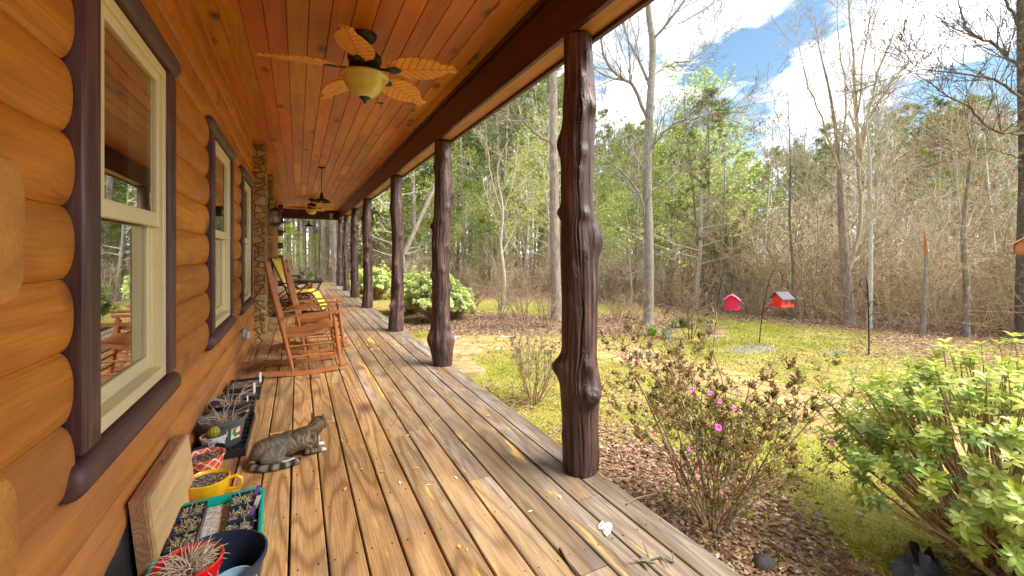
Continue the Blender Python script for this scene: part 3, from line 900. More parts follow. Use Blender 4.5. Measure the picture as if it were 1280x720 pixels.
# ------------------------------------------------------------------ yellow lounge chairs, table and plants at the far part of the porch
def lounge(label, loc, rz):
    root = thing('lounge_chair', label, 'lounge chair', (0,0,0), 0, 'yellow lounge chairs')
    f = MB()
    for s in (-1, 1):
        y = s * .28
        f.tube([(-.44, y, 1.14), (-.30, y, .80), (-.13, y, .42), (.24, y, .46), (.34, y, .40), (.50, y, .09)], .013, 7)
        f.tube([(-.42, y*1.08, .02), (-.28, y*1.08, .16), (.0, y*1.08, .36), (.20, y*1.08, .62)], .012, 7)
        f.tube([(.40, y*1.08, .02), (.22, y*1.08, .22), (.0, y*1.08, .42), (-.26, y*1.08, .66)], .012, 7)
        f.tube([(-.46, y*1.08, .012), (.44, y*1.08, .012)], .012, 7)
        f.tube([(-.40, y*1.08, .03), (-.2, y*1.08, .10), (0, y*1.08, .05), (.2, y*1.08, .11), (.4, y*1.08, .03)], .008, 6)
    for x, z in ((-.42, .02), (.42, .02), (-.44, 1.13), (.50, .09)): f.tube([(x, -.29, z), (x, .29, z)], .011, 7)
    f.build('frame', MAT['blue_metal'], root, smooth=60)
    for s in (-1, 1):
        b = MB(); b.cbox(-.28, .24, s*.31 - .022, s*.31 + .022, .64, .665, .006); b.build('armrest', MAT['black_plastic'], root)
    def pad(nm, a, c, th):
        b = MB(); rings = []
        a = Vector(a); c = Vector(c); d = (c - a).normalized(); nrm = Vector((-d.z, 0, d.x)); 
        if nrm.z < 0: nrm = -nrm
        for i in range(13):
            t = i / 12; p = a + (c - a) * t
            puff = th * (.86 + .14 * abs(math.sin(t * PI * 3)) ** .5)
            if i in (0, 12): puff *= .4
            ring = [(p + nrm * .004), ] ; ring = []
            for j in range(9):
                u = j / 8 * 2 - 1; q = p + nrm * (puff * (1 - abs(u) ** 4 * .7)); ring.append((q.x, u * .26, q.z))
            for j in range(9):
                u = 1 - j / 8 * 2; q = p + nrm * .002; ring.append((q.x, u * .26, q.z))
            rings.append(ring)
        b.loft(rings); b.build(nm, MAT['yellow_cloth'], root, smooth=70)
    pad('back_cushion', (-.44, 0, 1.13), (-.13, 0, .43), .05)
    pad('seat_cushion', (-.12, 0, .43), (.26, 0, .465), .05)
    pad('footrest', (.30, 0, .45), (.49, 0, .10), .035)
    root.location = loc; root.rotation_euler = (0, 0, rz)
    return root
l1 = lounge('yellow cushioned lounge chair just behind the two wooden rockers', (.03, 9.75, 0), R(-14))
dup = prep_copy(l1); l2 = dup(); l2.location = (-.10, 12.5, 0); l2.rotation_euler = (0, 0, R(10)); tag(l2, 'second yellow lounge chair, beyond the black patio table')
def table():
    root = thing('patio_table', 'low black metal patio table with two small flower pots on it', 'table', (0,0,0))
    b = MB(); b.col = (1,1,1)
    b.loft([[(x, y, z) for x, y in ((-.36,-.28),(.36,-.28),(.36,.28),(-.36,.28))] for z in (.52, .54)])
    b.tube([(-.38,-.30,.56),(.38,-.30,.56),(.38,.30,.56),(-.38,.30,.56),(-.38,-.30,.56)], .010, 6)
    for i in range(12):
        x = -.36 + .72 * i / 11
        for s in (-1, 1): b.tube([(x, s*.30, .52), (x, s*.30, .60)], .006, 5)
    b.tube([(-.38,-.30,.60),(.38,-.30,.60),(.38,.30,.60),(-.38,.30,.60),(-.38,-.30,.60)], .008, 6)
    b.build('tabletop', MAT['black_metal'], root)
    for sx in (-1, 1):
        for sy in (-1, 1):
            b = MB(); b.tube([(sx*.34, sy*.26, .52), (sx*.26, sy*.20, .28), (sx*.36, sy*.27, .0)], .012, 7); b.build('leg', MAT['black_metal'], root)
    b = MB()
    b.cbox(-.3, .3, -.22, .22, .22, .24); b.build('shelf', MAT['black_metal'], root)
    root.location = (.16, 11.55, 0)
table()
b = MB(); b.cbox(-.22, .22, -.2, .2, 0, .09, .03); o = b.build('seat_pad', MAT['orange_cloth'], smooth=60, loc=(.16, 11.55, .243)); tag(o, 'folded orange pad on the lower shelf of the black table', 'cushion')
def potted(name, label, loc, r, h, mat, seed, leafcol):
    random.seed(seed)
    root = thing(name, label, 'flower pot', (0,0,0), 0, 'flower pots on the black table')
    b = MB(); b.lathe((0,0,0), [(r*.7, 0), (r*.75, .005), (r, h), (r*.93, h+.002), (r*.9, h-.012), (.001, h-.013)], 20, cap=True); b.build('pot', mat, root, smooth=50)
    b = MB()
    for i in range(60):
        a = U(0, 2*PI); rr = U(0, r); z = h + U(.0, r*1.1); x, y = math.cos(a)*rr, math.sin(a)*rr
        b.col = tuple(c * U(.6, 1.3) for c in leafcol); d = Vector((U(-1,1), U(-1,1), U(-.2,1))).normalized() * .035; e = Vector((-d.y, d.x, .01)).normalized() * .014
        p = Vector((x, y, z)); b.poly([tuple(p), tuple(p + d*.5 + e), tuple(p + d), tuple(p + d*.5 - e)])
    b.build('leaves', MAT['leaves'], root, smooth=0)
    root.location = loc
potted('flower_pot', 'pale grey flower pot on the black patio table', (.10, 11.35, .541), .085, .17, MAT['pale_grey_glaze'], 5, (.06,.10,.03))
potted('flower_pot', 'lime green flower pot on the black patio table', (.28, 11.42, .541), .08, .13, MAT['lime_glaze'], 6, (.15,.35,.03))
b = MB(); b.cbox(-.62+.62, .16, -.16, .16, 0, .012, .004)
random.seed(11)

# ------------------------------------------------------------------ ceiling fans
def fan(label, loc):
    root = thing('ceiling_fan', label, 'ceiling fan', (0,0,0), 0, 'ceiling fans with palm leaf blades')
    b = MB(); b.lathe((0,0,0), [(.02,-.062),(.055,-.055),(.078,-.03),(.085,-.008),(.085,-.001)], 28); b.build('canopy', MAT['bronze'], root, smooth=50)
    b = MB(); b.tube([(0,0,-.055),(0,0,-.13)], .014, 12); b.build('rod', MAT['bronze'], root, smooth=60)
    b = MB(); b.lathe((0,0,0), [(.02,-.12),(.06,-.125),(.10,-.14),(.118,-.165),(.118,-.19),(.105,-.205),(.11,-.215),(.11,-.235),(.075,-.25),(.06,-.27),(.085,-.285),(.085,-.30),(.02,-.302)], 32); b.build('motor', MAT['bronze'], root, smooth=40)
    b = MB(); b.lathe((0,0,0), [(.165,-.298),(.172,-.305),(.166,-.318),(.150,-.326),(.148,-.335),(.138,-.365),(.112,-.405),(.075,-.440),(.035,-.458),(.02,-.46)], 36); b.build('bowl', MAT['amber_glass'], root, smooth=70)
    b = MB(); b.lathe((0,0,0), [(.02,-.455),(.040,-.452),(.040,-.459),(.022,-.470),(.010,-.482),(.010,-.492),(.003,-.500)], 20); b.build('finial', MAT['bronze'], root, smooth=60)
    b = MB(); b.tube([(.07,.05,-.29),(.12,.10,-.34),(.121,.101,-.55)], .0015, 4)
    b.tube([(.121,.101,-.55),(.121,.101,-.575)], .005, 6); b.build('pull_chain', MAT['steel'], root)
    for k in range(5):
        a = R(38 + 72 * k); ca, sa = math.cos(a), math.sin(a)
        pitch = R(-14)
        def tr(x, y, z):
            y2, z2 = y * math.cos(pitch) - z * math.sin(pitch), y * math.sin(pitch) + z * math.cos(pitch)
            return (x * ca - y2 * sa, x * sa + y2 * ca, -.262 + z2 - .02 * max(0, x - .1))
        b = MB(); rings = []
        for (x, w_, h_, zz) in ((.085,.016,.010,-.0), (.13,.014,.008,.004), (.17,.020,.006,-.004), (.20,.034,.005,-.010), (.235,.038,.005,-.010), (.262,.026,.005,-.010), (.275,.010,.004,-.010)):
            rings.append([tr(x, -w_, zz), tr(x, 0, zz - h_), tr(x, w_, zz), tr(x, 0, zz + h_ * .5)])
        b.loft(rings); b.build('blade_arm', MAT['bronze'], root, smooth=50)
        # the carved palm leaf with a notched edge
        b = MB(); NS = 46; rings = []; tcs = []
        random.seed(300 + k)
        notch = [U(.2, .97) for _ in range(5)]
        for i in range(NS + 1):
            t = i / NS; x = .18 + .50 * t
            w_ = .122 * (math.sin(min(1, t * 1.12 + .06) * PI * .94) ** .62) if t < .985 else .012
            w_ = .035 + (w_ - .035) * min(1, t / .16) if t < .16 else w_
            wl_, wr = w_, w_
            for q, nn_ in enumerate(notch):
                e = math.exp(-((t - nn_) / .012) ** 2) * .016
                if q % 2: wl_ -= e
                else: wr -= e
            dr = -.02 * t * t
            ring = []; 
            prof = [(-wl_, .004), (-wl_*.5, .0005), (0, -.002), (wr*.5, .0005), (wr, .004)]
            for (y, z) in prof: ring.append((x, y, z + dr - .004))
            for (y, z) in prof[::-1]: ring.append((x, y, z + dr + .004))
            rings.append([tr(*p) for p in ring]); tcs += ring
        b.loft(rings); b.t = tcs
        b.build('blade', MAT['palm_blade'], root, smooth=50)
    root.location = loc
    return root
fn = fan('near ceiling fan with carved palm leaf blades and amber glass bowl', (.435, 3.25, 2.83))
dup = prep_copy(fn); f2 = dup(); f2.location = (.37, 13.9, 2.83); f2.rotation_euler = (0, 0, R(20)); tag(f2, 'far ceiling fan, small above the end of the porch')

# ------------------------------------------------------------------ hanging lamps, wall lanterns, small fittings
def pendant(label, loc, rod):
    root = thing('pendant_lamp', label, 'pendant lamp', (0,0,0), 0, 'pendant lamps with shallow bronze shades')
    b = MB(); b.lathe((0,0,0), [(.01,-.03),(.055,-.02),(.062,-.001)], 20); b.build('canopy', MAT['bronze'], root, smooth=50)
    b = MB(); b.tube([(0,0,-.02),(0,0,-rod)], .006, 8); b.build('rod', MAT['bronze'], root)
    b = MB(); b.lathe((0,0,-rod), [(.012,.02),(.02,.0),(.022,-.03),(.035,-.05),(.038,-.09),(.06,-.10),(.11,-.12),(.155,-.155),(.157,-.165),(.150,-.160),(.105,-.128),(.05,-.105),(.01,-.10)], 28); b.build('shade', MAT['bronze'], root, smooth=50)
    b = MB(); b.ball((0,0,-rod-.13), (.028,.028,.036), 14, 8); b.build('bulb', MAT['lamp_cream'], root, smooth=180)
    root.location = loc
pendant('first hanging lamp, between the two ceiling fans', (.396, 8.64, 2.83), .48)
pendant('last hanging lamp at the end of the porch', (.34, 16.6, 2.83), .49)
def lantern(label, loc):
    root = thing('wall_lantern', label, 'wall lantern', (0,0,0), 0, 'black lanterns on the stone piers')
    b = MB(); b.lathe((0,0,0), [(.05,-.01),(.055,0)], 20); b.v = [(z + .012, x, y) for x, y, z in b.v]
    b.build('wall_plate', MAT['bronze'], root, smooth=50)
    pts = [(.01, 0, -.02)]
    for i in range(20):
        a = R(200 - 260 * i / 19); rr = .045
        pts.append((.065 + rr * math.cos(a), 0, .075 + rr * math.sin(a)))
    b = MB(); b.tube(pts, .006, 7)
    b.tube([(.01,0,.0),(.03,0,.04),(.055,0,.05),(.10,0,.04),(.10,0,-.0)], .006, 7); b.build('bracket', MAT['bronze'], root, smooth=60)
    cx = .10
    b = MB()
    def sq(s, z): return [(cx + s*x, s*y, z) for x, y in ((-1,-1),(1,-1),(1,1),(-1,1))]
    b.loft([sq(.012, .01), sq(.018, -.008), sq(.05, -.035), sq(.082, -.05), sq(.086, -.058), sq(.074, -.062)])
    b.loft([sq(.070, -.242), sq(.078, -.246), sq(.074, -.262), sq(.03, -.275), sq(.012, -.292)])
    for x in (-1, 1):
        for y in (-1, 1): b.tube([(cx + x*.072, y*.072, -.06), (cx + x*.066, y*.066, -.244)], .006, 6)
    b.build('cage', MAT['bronze'], root, smooth=20)
    g = MB()
    g.loft([sq(.062, -.063), sq(.058, -.241)], cap=False); g.build('glass', MAT['window_glass'], root, smooth=0)
    b = MB()
    for dx, dy in ((.016, 0), (-.01, .014), (-.01, -.014)): b.tube([(cx + dx, dy, -.24), (cx + dx, dy, -.15)], .008, 8)
    b.build('candle', MAT['lamp_cream'], root)
    root.location = loc; return root
ln = lantern('lantern on the near stone pier, the larger looking one', (-.40, 7.38, 1.94))
dup = prep_copy(ln); l = dup(); l.location = (-.40, 10.1, 1.94); tag(l, 'lantern on the farther stone pier beyond the door')
root = thing('flood_light', 'small tan flood light under the far cross beam', 'flood light', (0,0,0))
b = MB(); b.cbox(-.06, .06, -.04, .0, .10, .20, .01); b.build('housing', MAT['lamp_cream'], root)
b = MB(); b.lathe((0,-.05,.02), [(.03,.09),(.04,.05),(.055,0),(.05,-.01)], 16); b.build('lamp_head', MAT['lamp_cream'], root, smooth=50)
root.location = (1.12, 17.36, 2.53)
root = thing('ceiling_hook', 'small dark hook screwed in the ceiling past the near fan', 'hook', (0,0,0))
b = MB(); b.lathe((0,0,0), [(.03,-.004),(.034,-.0005)], 16)
b.tube([(0,0,-.003),(0,0,-.03),(.012,0,-.045),(.024,0,-.03)], .004, 6); b.build('hook', MAT['bronze'], root, smooth=60)
root.location = (.78, 4.66, 2.83)
root = thing('outlet_box', 'weatherproof outlet box low on the log wall', 'outlet', (0,0,0))
b = MB(); b.cbox(-.0, .045, -.04, .04, -.065, .065, .006); b.build('cover', MAT['steel'], root)
b = MB(); b.cbox(.046, .085, -.034, .034, -.06, .02, .008); b.build('lid', MAT['white_plastic'], root)
root.location = (-.572, 5.70, .33)

# ------------------------------------------------------------------ planters by the wall
def lathe_thing(name, label, cat, loc, body, mat, soil_r=None, soil_z=0, group='planters along the wall', n=36, sub=None, lat=False):
    root = thing(name, label, cat, (0,0,0), 0, group)
    b = MB(); b.lathe((0,0,0), body, n)
    if lat:
        tc = []
        for r, z in body:
            for k in range(n): tc.append((2*PI*k/n, 0, z))
        b.t = tc
    b.build('pot', mat, root, smooth=45)
    if soil_r:
        b = MB(); rings = []
        for rr in (1, .8, .55, .3, .03):
            rings.append([(math.cos(2*PI*k/24)*soil_r*rr, math.sin(2*PI*k/24)*soil_r*rr, soil_z + (.006*mnoise.noise(Vector((k*1.3, rr*9, loc[1]*9))) if rr < 1 else 0) + .004*(1-rr)) for k in range(24)])
        b.loft(rings, cap=True); b.build('soil', MAT['potting_soil'], root, smooth=60)
    root.location = loc
    return root
def dried(root, n, r, h, z, c0=(.55,.42,.26), c1=(.75,.65,.48), thick=.0022, spread=1.0, name='dried_stems', seed=1):
    random.seed(seed); b = MB()
    for i in range(n):
        a = U(0, 2*PI); rr = U(0, r*.6); x, y = math.cos(a)*rr, math.sin(a)*rr
        a2 = a + U(-1.2, 1.2); L = U(.4, 1) * h; lean = U(.1, 1) * spread
        t = rnd(); b.col = tuple(c0[q] + (c1[q]-c0[q]) * t for q in range(3))
        pts = [(x, y, z - .005)]
        px, py, pz = x, y, z; d = Vector((math.cos(a2)*lean, math.sin(a2)*lean, 1)).normalized()
        for s in range(5):
            px += d.x * L/5; py += d.y * L/5; pz += d.z * L/5
            pz = max(pz, z * .6)
            pts.append((px, py, pz)); d = (d + Vector((math.cos(a2)*.32*lean, math.sin(a2)*.32*lean, -.38*lean)) + Vector((U(-.2,.2), U(-.2,.2), U(-.1,.1)))).normalized()
        b.tube(pts, [thick, thick, thick*.8, thick*.7, thick*.5, thick*.3], 4)
    o = b.build(name, MAT['dried_stems'], root, smooth=60); o['kind'] = 'stuff'
    return o
# big dark tub with the red pot and a pale blue pot standing inside it
tub = lathe_thing('plant_tub', 'large dark navy plastic tub holding a red pot and a pale blue pot', 'plastic pot', (-.255, 1.735, .001),
    [(.115,0),(.12,.004),(.152,.200),(.160,.202),(.162,.218),(.155,.221),(.150,.205),(.112,.012),(.01,.010)], MAT['navy_plastic'])
red = lathe_thing('flower_pot', 'glossy red pot of dead curled stems in the dark tub', 'flower pot', (-.315, 1.70, .075),
    [(.062,0),(.066,.004),(.088,.150),(.094,.152),(.097,.180),(.092,.184),(.086,.172),(.084,.155),(.01,.15)], MAT['red_glaze'], .086, .160)
dried(red, 170, .09, .085, .165, (.50,.36,.25), (.85,.74,.58), .0022, 1.5, seed=4)
blue = lathe_thing('flower_pot', 'empty pale blue pot inside the dark tub beside the red one', 'plastic pot', (-.190, 1.675, .014),
    [(.04,0),(.042,.003),(.062,.135),(.068,.137),(.068,.155),(.062,.155),(.058,.135),(.038,.008),(.01,.008)], MAT['pale_blue_plastic'])
# teal tray with cell packs
def teal_tray():
    root = thing('seedling_tray', 'teal tray filled with black seedling cells and pale gravel', 'plant tray', (0,0,0), 0, 'planters along the wall')
    def rr(hx, hy, z, rad=.05, n=6):
        out = []
        for cx, cy_, a0 in ((hx-rad, hy-rad, 0), (-hx+rad, hy-rad, 90), (-hx+rad, -hy+rad, 180), (hx-rad, -hy+rad, 270)):
            for i in range(n + 1):
                a = R(a0 + 90 * i / n); out.append((cx + rad*math.cos(a), cy_ + rad*math.sin(a), z))
        return out
    b = MB(); b.loft([rr(.150,.245,0), rr(.165,.262,.085), rr(.180,.277,.088), rr(.180,.277,.096), rr(.172,.269,.100), rr(.163,.258,.096), rr(.148,.242,.012), rr(.02,.03,.010,.01)])
    b.build('tray', MAT['teal_plastic'], root, smooth=45)
    b = MB(); b.loft([rr(.147,.242,.05), rr(.147,.242,.066,), rr(.05,.05,.070,.02)]); b.build('gravel', MAT['pale_gravel'], root, smooth=60)['kind'] = 'stuff'
    random.seed(21)
    for ix, x0 in enumerate((-.145, .045)):
        for iy in range(4):
            y0 = -.235 + iy * .118; w_, l_ = .098, .112
            if ix == 1: w_ = .10
            b = MB(); t = .003; h0, h1 = .055, .108 + U(-.004, .004)
            b.box(x0, x0+t, y0, y0+l_, h0, h1); b.box(x0+w_-t, x0+w_, y0, y0+l_, h0, h1)
            b.box(x0+t, x0+w_-t, y0, y0+t, h0, h1); b.box(x0+t, x0+w_-t, y0+l_-t, y0+l_, h0, h1)
            b.box(x0+w_/2-.0015, x0+w_/2+.0015, y0+t, y0+l_-t, h0, h1 - .004)
            cell = b.build('seedling_cell', MAT['navy_plastic'], root, smooth=0)
            b = MB(); b.box(x0+t, x0+w_/2-.002, y0+t, y0+l_-t, h0, h1-.016); b.box(x0+w_/2+.002, x0+w_-t, y0+t, y0+l_-t, h0, h1-.014)
            b.build('soil', MAT['potting_soil'], cell, smooth=0)
            s = MB()
            for q in range(44):
                x, y = U(x0+.01, x0+w_-.01), U(y0+.01, y0+l_-.01); s.col = tuple(c*U(.7,1.2) for c in (.50,.40,.25))
                d = Vector((U(-1,1), U(-1,1), U(.2,1.4))).normalized(); p = Vector((x, y, h1-.014)); L = U(.015,.035)
                s.tube([p, p + d*L*.6, p + d*L + Vector((U(-.006,.006), U(-.006,.006), -.004))], [.0018,.0022,.001], 4)
            s.build('dead_sprouts', MAT['dried_stems'], cell, smooth=0)
    for (x, y, m) in ((.135, .20, 'purple_tag'), (.14, .10, 'white_plastic'), (.125, .02, 'purple_tag')):
        b = MB(); b.loft([[(x-.008,y,z),(x+.008,y,z),(x+.008+.003,y+.0012,z),(x-.008,y+.0012,z)] for z in (.08,.15)])
        b.v = [(px_ + (pz-.08)*.3, py_ - (pz-.08)*.35, pz) for px_, py_, pz in b.v]
        b.build('plant_tag', MAT[m], root, smooth=0)
    root.location = (-.315, 2.165, .001); root.rotation_euler = (0, 0, R(2))
teal_tray()
# yellow cup with saucer
cup = lathe_thing('cup_planter', 'bright yellow tea cup planter standing on its saucer', 'flower pot', (-.405, 2.605, .001),
    [(.055,.012),(.06,.016),(.082,.04),(.095,.075),(.098,.118),(.094,.120),(.090,.115),(.088,.098),(.01,.098)], MAT['yellow_glaze'], .088, .103)
b = MB(); b.tube([(.093,0,.100),(.125,-.01,.108),(.148,-.015,.092),(.148,-.015,.066),(.125,-.01,.046),(.088,0,.045)], [.009,.010,.010,.010,.010,.009], 10, flat=.8); b.build('handle', MAT['yellow_glaze'], cup, smooth=70)
b = MB(); b.lathe((0,0,0), [(.06,0),(.07,.001),(.115,.012),(.118,.016),(.112,.016),(.07,.008),(.01,.008)], 36); b.build('saucer', MAT['yellow_glaze'], cup, smooth=60)
op = lathe_thing('flower_pot', 'orange pot with a white lattice pattern, filled with soil', 'flower pot', (-.455, 2.83, .001),
    [(.066,0),(.070,.003),(.072,.012),(.092,.138),(.098,.142),(.098,.150),(.092,.151),(.088,.140),(.087,.122),(.01,.12)], MAT['orange_lattice'], .088, .128, lat=True)
dk = lathe_thing('flower_pot', 'dark blue pot between the orange pot and the cactus pot', 'flower pot', (-.455, 2.965, .001),
    [(.045,0),(.048,.003),(.080,.105),(.086,.108),(.086,.125),(.080,.125),(.078,.1),(.01,.098)], MAT['navy_plastic'], .076, .104)
cp = lathe_thing('flower_pot', 'small speckled pot holding a round yellowish cactus', 'flower pot', (-.45, 3.10, .001),
    [(.045,0),(.047,.003),(.062,.135),(.068,.137),(.07,.155),(.065,.156),(.062,.145),(.01,.142)], MAT['speckled_pot'], .062, .147)
b = MB(); rings = []
for i in range(13):
    ph = PI * i / 12; ph = min(max(ph, .06), PI - .06); ring = []
    for k in range(40):
        th = 2*PI*k/40; rr = math.sin(ph) * .030 * (1 + .10 * math.cos(th * 10)); ring.append((math.cos(th)*rr, math.sin(th)*rr, .172 - math.cos(ph) * .034))
    rings.append(ring)
b.loft(rings); b.build('cactus', MAT['cactus_green'], cp, smooth=180)
# flat black nursery tray carrying the grey pots
root = thing('nursery_tray', 'flat black nursery tray with cells, under the grey pots', 'plant tray', (0,0,0), 0, 'planters along the wall')
b = MB(); X0, X1, Y0, Y1 = -.27, .0, -.33, .33
b.box(X0, X1, Y0, Y1, .0, .006)
for a in ((X0, X0+.008, Y0, Y1), (X1-.008, X1, Y0, Y1), (X0+.008, X1-.008, Y0, Y0+.008), (X0+.008, X1-.008, Y1-.008, Y1)): b.box(*a, .006, .05)
for i in range(1, 8): b.box(X0+.008, X1-.008, Y0+i*.0825-.006, Y0+i*.0825+.006, .006, .040)
for i in range(1, 3): b.box(X0+i*.09-.005, X0+i*.09+.005, Y0+.008, Y1-.008, .0061, .036)
b.build('tray', MAT['black_plastic'], root, smooth=0); root.location = (-.285, 3.42, .001)
def nursery(label, loc, r, h, mat, seed, n, hh):
    p = lathe_thing('nursery_pot', label, 'plastic pot', loc, [(r*.74,0),(r*.76,.003),(r*.95,h*.88),(r*1.02,h*.885),(r*1.03,h),(r*.98,h+.002),(r*.93,h*.88),(r*.9,h*.8),(.01,h*.8)], mat, r*.90, h*.82)
    dried(p, n, r, hh, h*.82, (.45,.36,.26), (.70,.60,.44), .0022, 1.0, seed=seed)
    return p
p1 = nursery('grey nursery pot of dry stems with a picture label on its side', (-.425, 3.25, .042), .130, .165, MAT['grey_plastic'], 31, 26, .20)
b = MB()
rings = []
for i in range(9):
    a = R(-60 + 34 * i / 8); ring = []
    for z in (.045, .115):
        rr = .130 * (.76 + (.95-.76) * z / (.165*.88)) + .0015; ring.append((math.cos(a)*rr, math.sin(a)*rr, z))
    for z in (.115, .045):
        rr = .130 * (.76 + (.95-.76) * z / (.165*.88)) - .0005; ring.append((math.cos(a)*rr, math.sin(a)*rr, z))
    rings.append(ring)
b.loft(rings); b.build('label', MAT['picture_label'], p1, smooth=40)
p2 = nursery('black nursery pot of dry stems behind the labelled grey pot', (-.42, 3.575, .042), .128, .165, MAT['black_plastic'], 32, 22, .24)
b = MB(); b.loft([[(.10,-.05,z),(.108,-.035,z),(.109,-.036,z),(.101,-.051,z)] for z in (.09,.20)]); b.build('plant_tag', MAT['white_plastic'], p2, smooth=0)
def soilbox(label, loc, hx, hy, h):
    root = thing('planter_box', label, 'plant tray', (0,0,0), 0, 'planters along the wall')
    b = MB(); t = .006
    b.loft([[(sx*hx*.9, sy*hy*.95, 0) for sx, sy in ((-1,-1),(1,-1),(1,1),(-1,1))], [(sx*hx, sy*hy, h) for sx, sy in ((-1,-1),(1,-1),(1,1),(-1,1))],
            [(sx*(hx+.012), sy*(hy+.012), h) for sx, sy in ((-1,-1),(1,-1),(1,1),(-1,1))], [(sx*(hx+.012), sy*(hy+.012), h+.008) for sx, sy in ((-1,-1),(1,-1),(1,1),(-1,1))],
            [(sx*(hx-t), sy*(hy-t), h+.008) for sx, sy in ((-1,-1),(1,-1),(1,1),(-1,1))], [(sx*(hx-t), sy*(hy-t), h-.03) for sx, sy in ((-1,-1),(1,-1),(1,1),(-1,1))]])
    b.build('box', MAT['black_plastic'], root, smooth=0)
    b = MB(); b.box(-hx+t+.001, hx-t-.001, -hy+t+.001, hy-t-.001, h-.029, h-.012); b.build('soil', MAT['potting_soil'], root, smooth=0)
    b = MB(); b.loft([[(hx-.02,-.02,z),(hx-.005,-.012,z),(hx-.004,-.013,z),(hx-.019,-.021,z)] for z in (h-.02,h+.09)]); b.build('plant_tag', MAT['white_plastic'], root, smooth=0)
    root.location = loc
soilbox('low black box of soil just past the round nursery pots', (-.41, 3.97, .001), .115, .11, .13)
soilbox('last black box of soil in the row, nearest the rockers', (-.40, 4.36, .001), .12, .15, .11)

# board leaning on the wall with black sheeting behind it
root = thing('leaning_board', 'piece of wood board leaning against the log wall behind the teal tray', 'board', (0,0,0))
def lean(b):
    # shear towards the wall while rising
    b.v = [(x - z * .10 , y, z) for x, y, z in b.v]
b = MB(); b.box(-.470, -.458, 2.03, 2.66, .001, .335); lean(b); b.build('board', MAT['plywood'], root, smooth=0)
b = MB(); b.box(-.515, -.4715, 2.01, 2.65, .001, .345); lean(b); b.build('backing', MAT['ply_edge'], root, smooth=0)
pin(root, (-.49, 2.33, .001))
b = MB(); rings = []
random.seed(8)
for i in range(16):
    y = 1.80 + .62 * i / 15; ring = []
    for j in range(12):
        a = PI * j / 11; r_ = .020 + .008 * rnd(); h_ = .29 * (math.sin(PI * (i + .6) / 16.5) ** .35) * U(.9, 1.04)
        ring.append((-.565 + math.cos(a) * r_, y + U(-.008,.008), max(.002, math.sin(a) * h_)))
    rings.append(ring)
b.loft(rings); o = b.build('plastic_sheet', MAT['black_plastic'], smooth=30); tag(o, 'crumpled black plastic sheet stuffed between board and wall', 'plastic sheet'); rebase(o, (-.565, 1.84, 0))

# ------------------------------------------------------------------ small things lying on the deck
b = MB(); b.cbox(-.045, .045, -.03, .03, 0, .035, .006); o = b.build('wood_block', MAT['block_brown'], smooth=30, loc=(.16, 4.70, .001)); o.rotation_euler = (0, 0, R(12)); tag(o, 'small brown wood block beside the front rocker', 'wood block')
def crumple(name, label, cat, loc, r, mat, seed, flat=.35):
    random.seed(seed); b = MB(); rings = []
    n = 14; out = []
    for i in range(n): out.append(r * (U(.75, 1.1) if i % 5 else U(.5, .7)))
    for (s, z) in ((1, 0.001), (1.02, .004), (.8, r*flat*.5), (.5, r*flat), (.15, r*flat*.7)):
        rings.append([(math.cos(2*PI*k/n)*out[k]*s, math.sin(2*PI*k/n)*out[k]*s*.6, z * U(.6, 1.3)) for k in range(n)])
    b.loft(rings); o = b.build(name, mat, smooth=20, loc=loc); o.rotation_euler = (0, 0, U(0, 3)); tag(o, label, cat); return o
x, y = at(757, 661, 0)
crumple('dead_leaf', 'crumpled whitish dead leaf on the grey boards near the edge', 'leaf', (x, y, .001), .055, MAT['paper_white'], 3, .18)
def stick(label, pts, r, seed, col=(.45,.33,.24), twigs=0, name='twig'):
    random.seed(seed); b = MB(); b.col = col; P3 = []
    for i, (px, py, z) in enumerate(pts):
        x, y = at(px, py, z); P3.append((x, y, z))
    b.tube(P3, [r * (1 - .5 * i / len(P3)) for i in range(len(P3))], 6)
    for t in range(twigs):
        p = Vector(P3[random.randrange(len(P3))]); d = Vector((U(-1,1), U(-1,1), U(0,.5))).normalized()
        b.tube([p, p + d * U(.015,.04), p + d * U(.04,.07) + Vector((0,0,-.01))], [r*.8, r*.7, r*.3], 5)
    o = b.build(name, MAT['dried_stems'], smooth=60); c = P3[0]; rebase(o, (c[0], c[1], 0)); tag(o, label, 'twig')
stick('bare reddish twig poking over the edge of the deck past the near post', [(783,630,.006),(795,623,.008),(806,620,.012),(822,617,.02)], .004, 5, (.30,.18,.13))
stick('lichen covered twig with short spurs on the near right deck boards', [(800,702,.006),(812,699,.008),(826,696,.008),(842,703,.006)], .005, 6, (.20,.19,.12), 9)
stick('dark broken stick lying in a gap of the near boards', [(700,685,.006),(708,700,.006),(716,712,.006),(722,719,.006)], .005, 7, (.10,.08,.07))
stick('thin curved brown stem on the deck right of the cat', [(490,532,.004),(496,524,.005),(497,516,.005),(492,510,.004)], .0025, 8, (.30,.18,.09))
stick('thin green stem on the boards beyond the curved brown one', [(537,533,.004),(543,526,.006),(551,521,.005)], .002, 9, (.35,.42,.15))
yl = [(398,610),(432,612),(536,607),(500,604),(478,590),(452,587),(520,586),(427,551),(431,549),(436,556),(700,622),(584,688),(574,684),(510,545),(610,520),(570,598),(663,640)]
random.seed(77)
lf = MB()
for px, py in yl:
    x, y = at(px, py, 0); a = U(0, PI*2); L = U(.010,.022)
    lf.col = random.choice([(.75,.45,.10), (.60,.34,.10), (.72,.62,.45)])
    d = Vector((math.cos(a)*L, math.sin(a)*L, 0)); e = Vector((-d.y, d.x, 0)) * .45; p = Vector((x, y, .003))
    lf.poly([tuple(p-d), tuple(p+e+Vector((0,0,.004))), tuple(p+d+Vector((0,0,.003))), tuple(p-e+Vector((0,0,.002)))])
o = lf.build('leaf_scraps', MAT['dry_leaves'], smooth=0); tag(o, 'scattered tiny leaf scraps on the deck boards', 'leaf litter', kind='stuff')
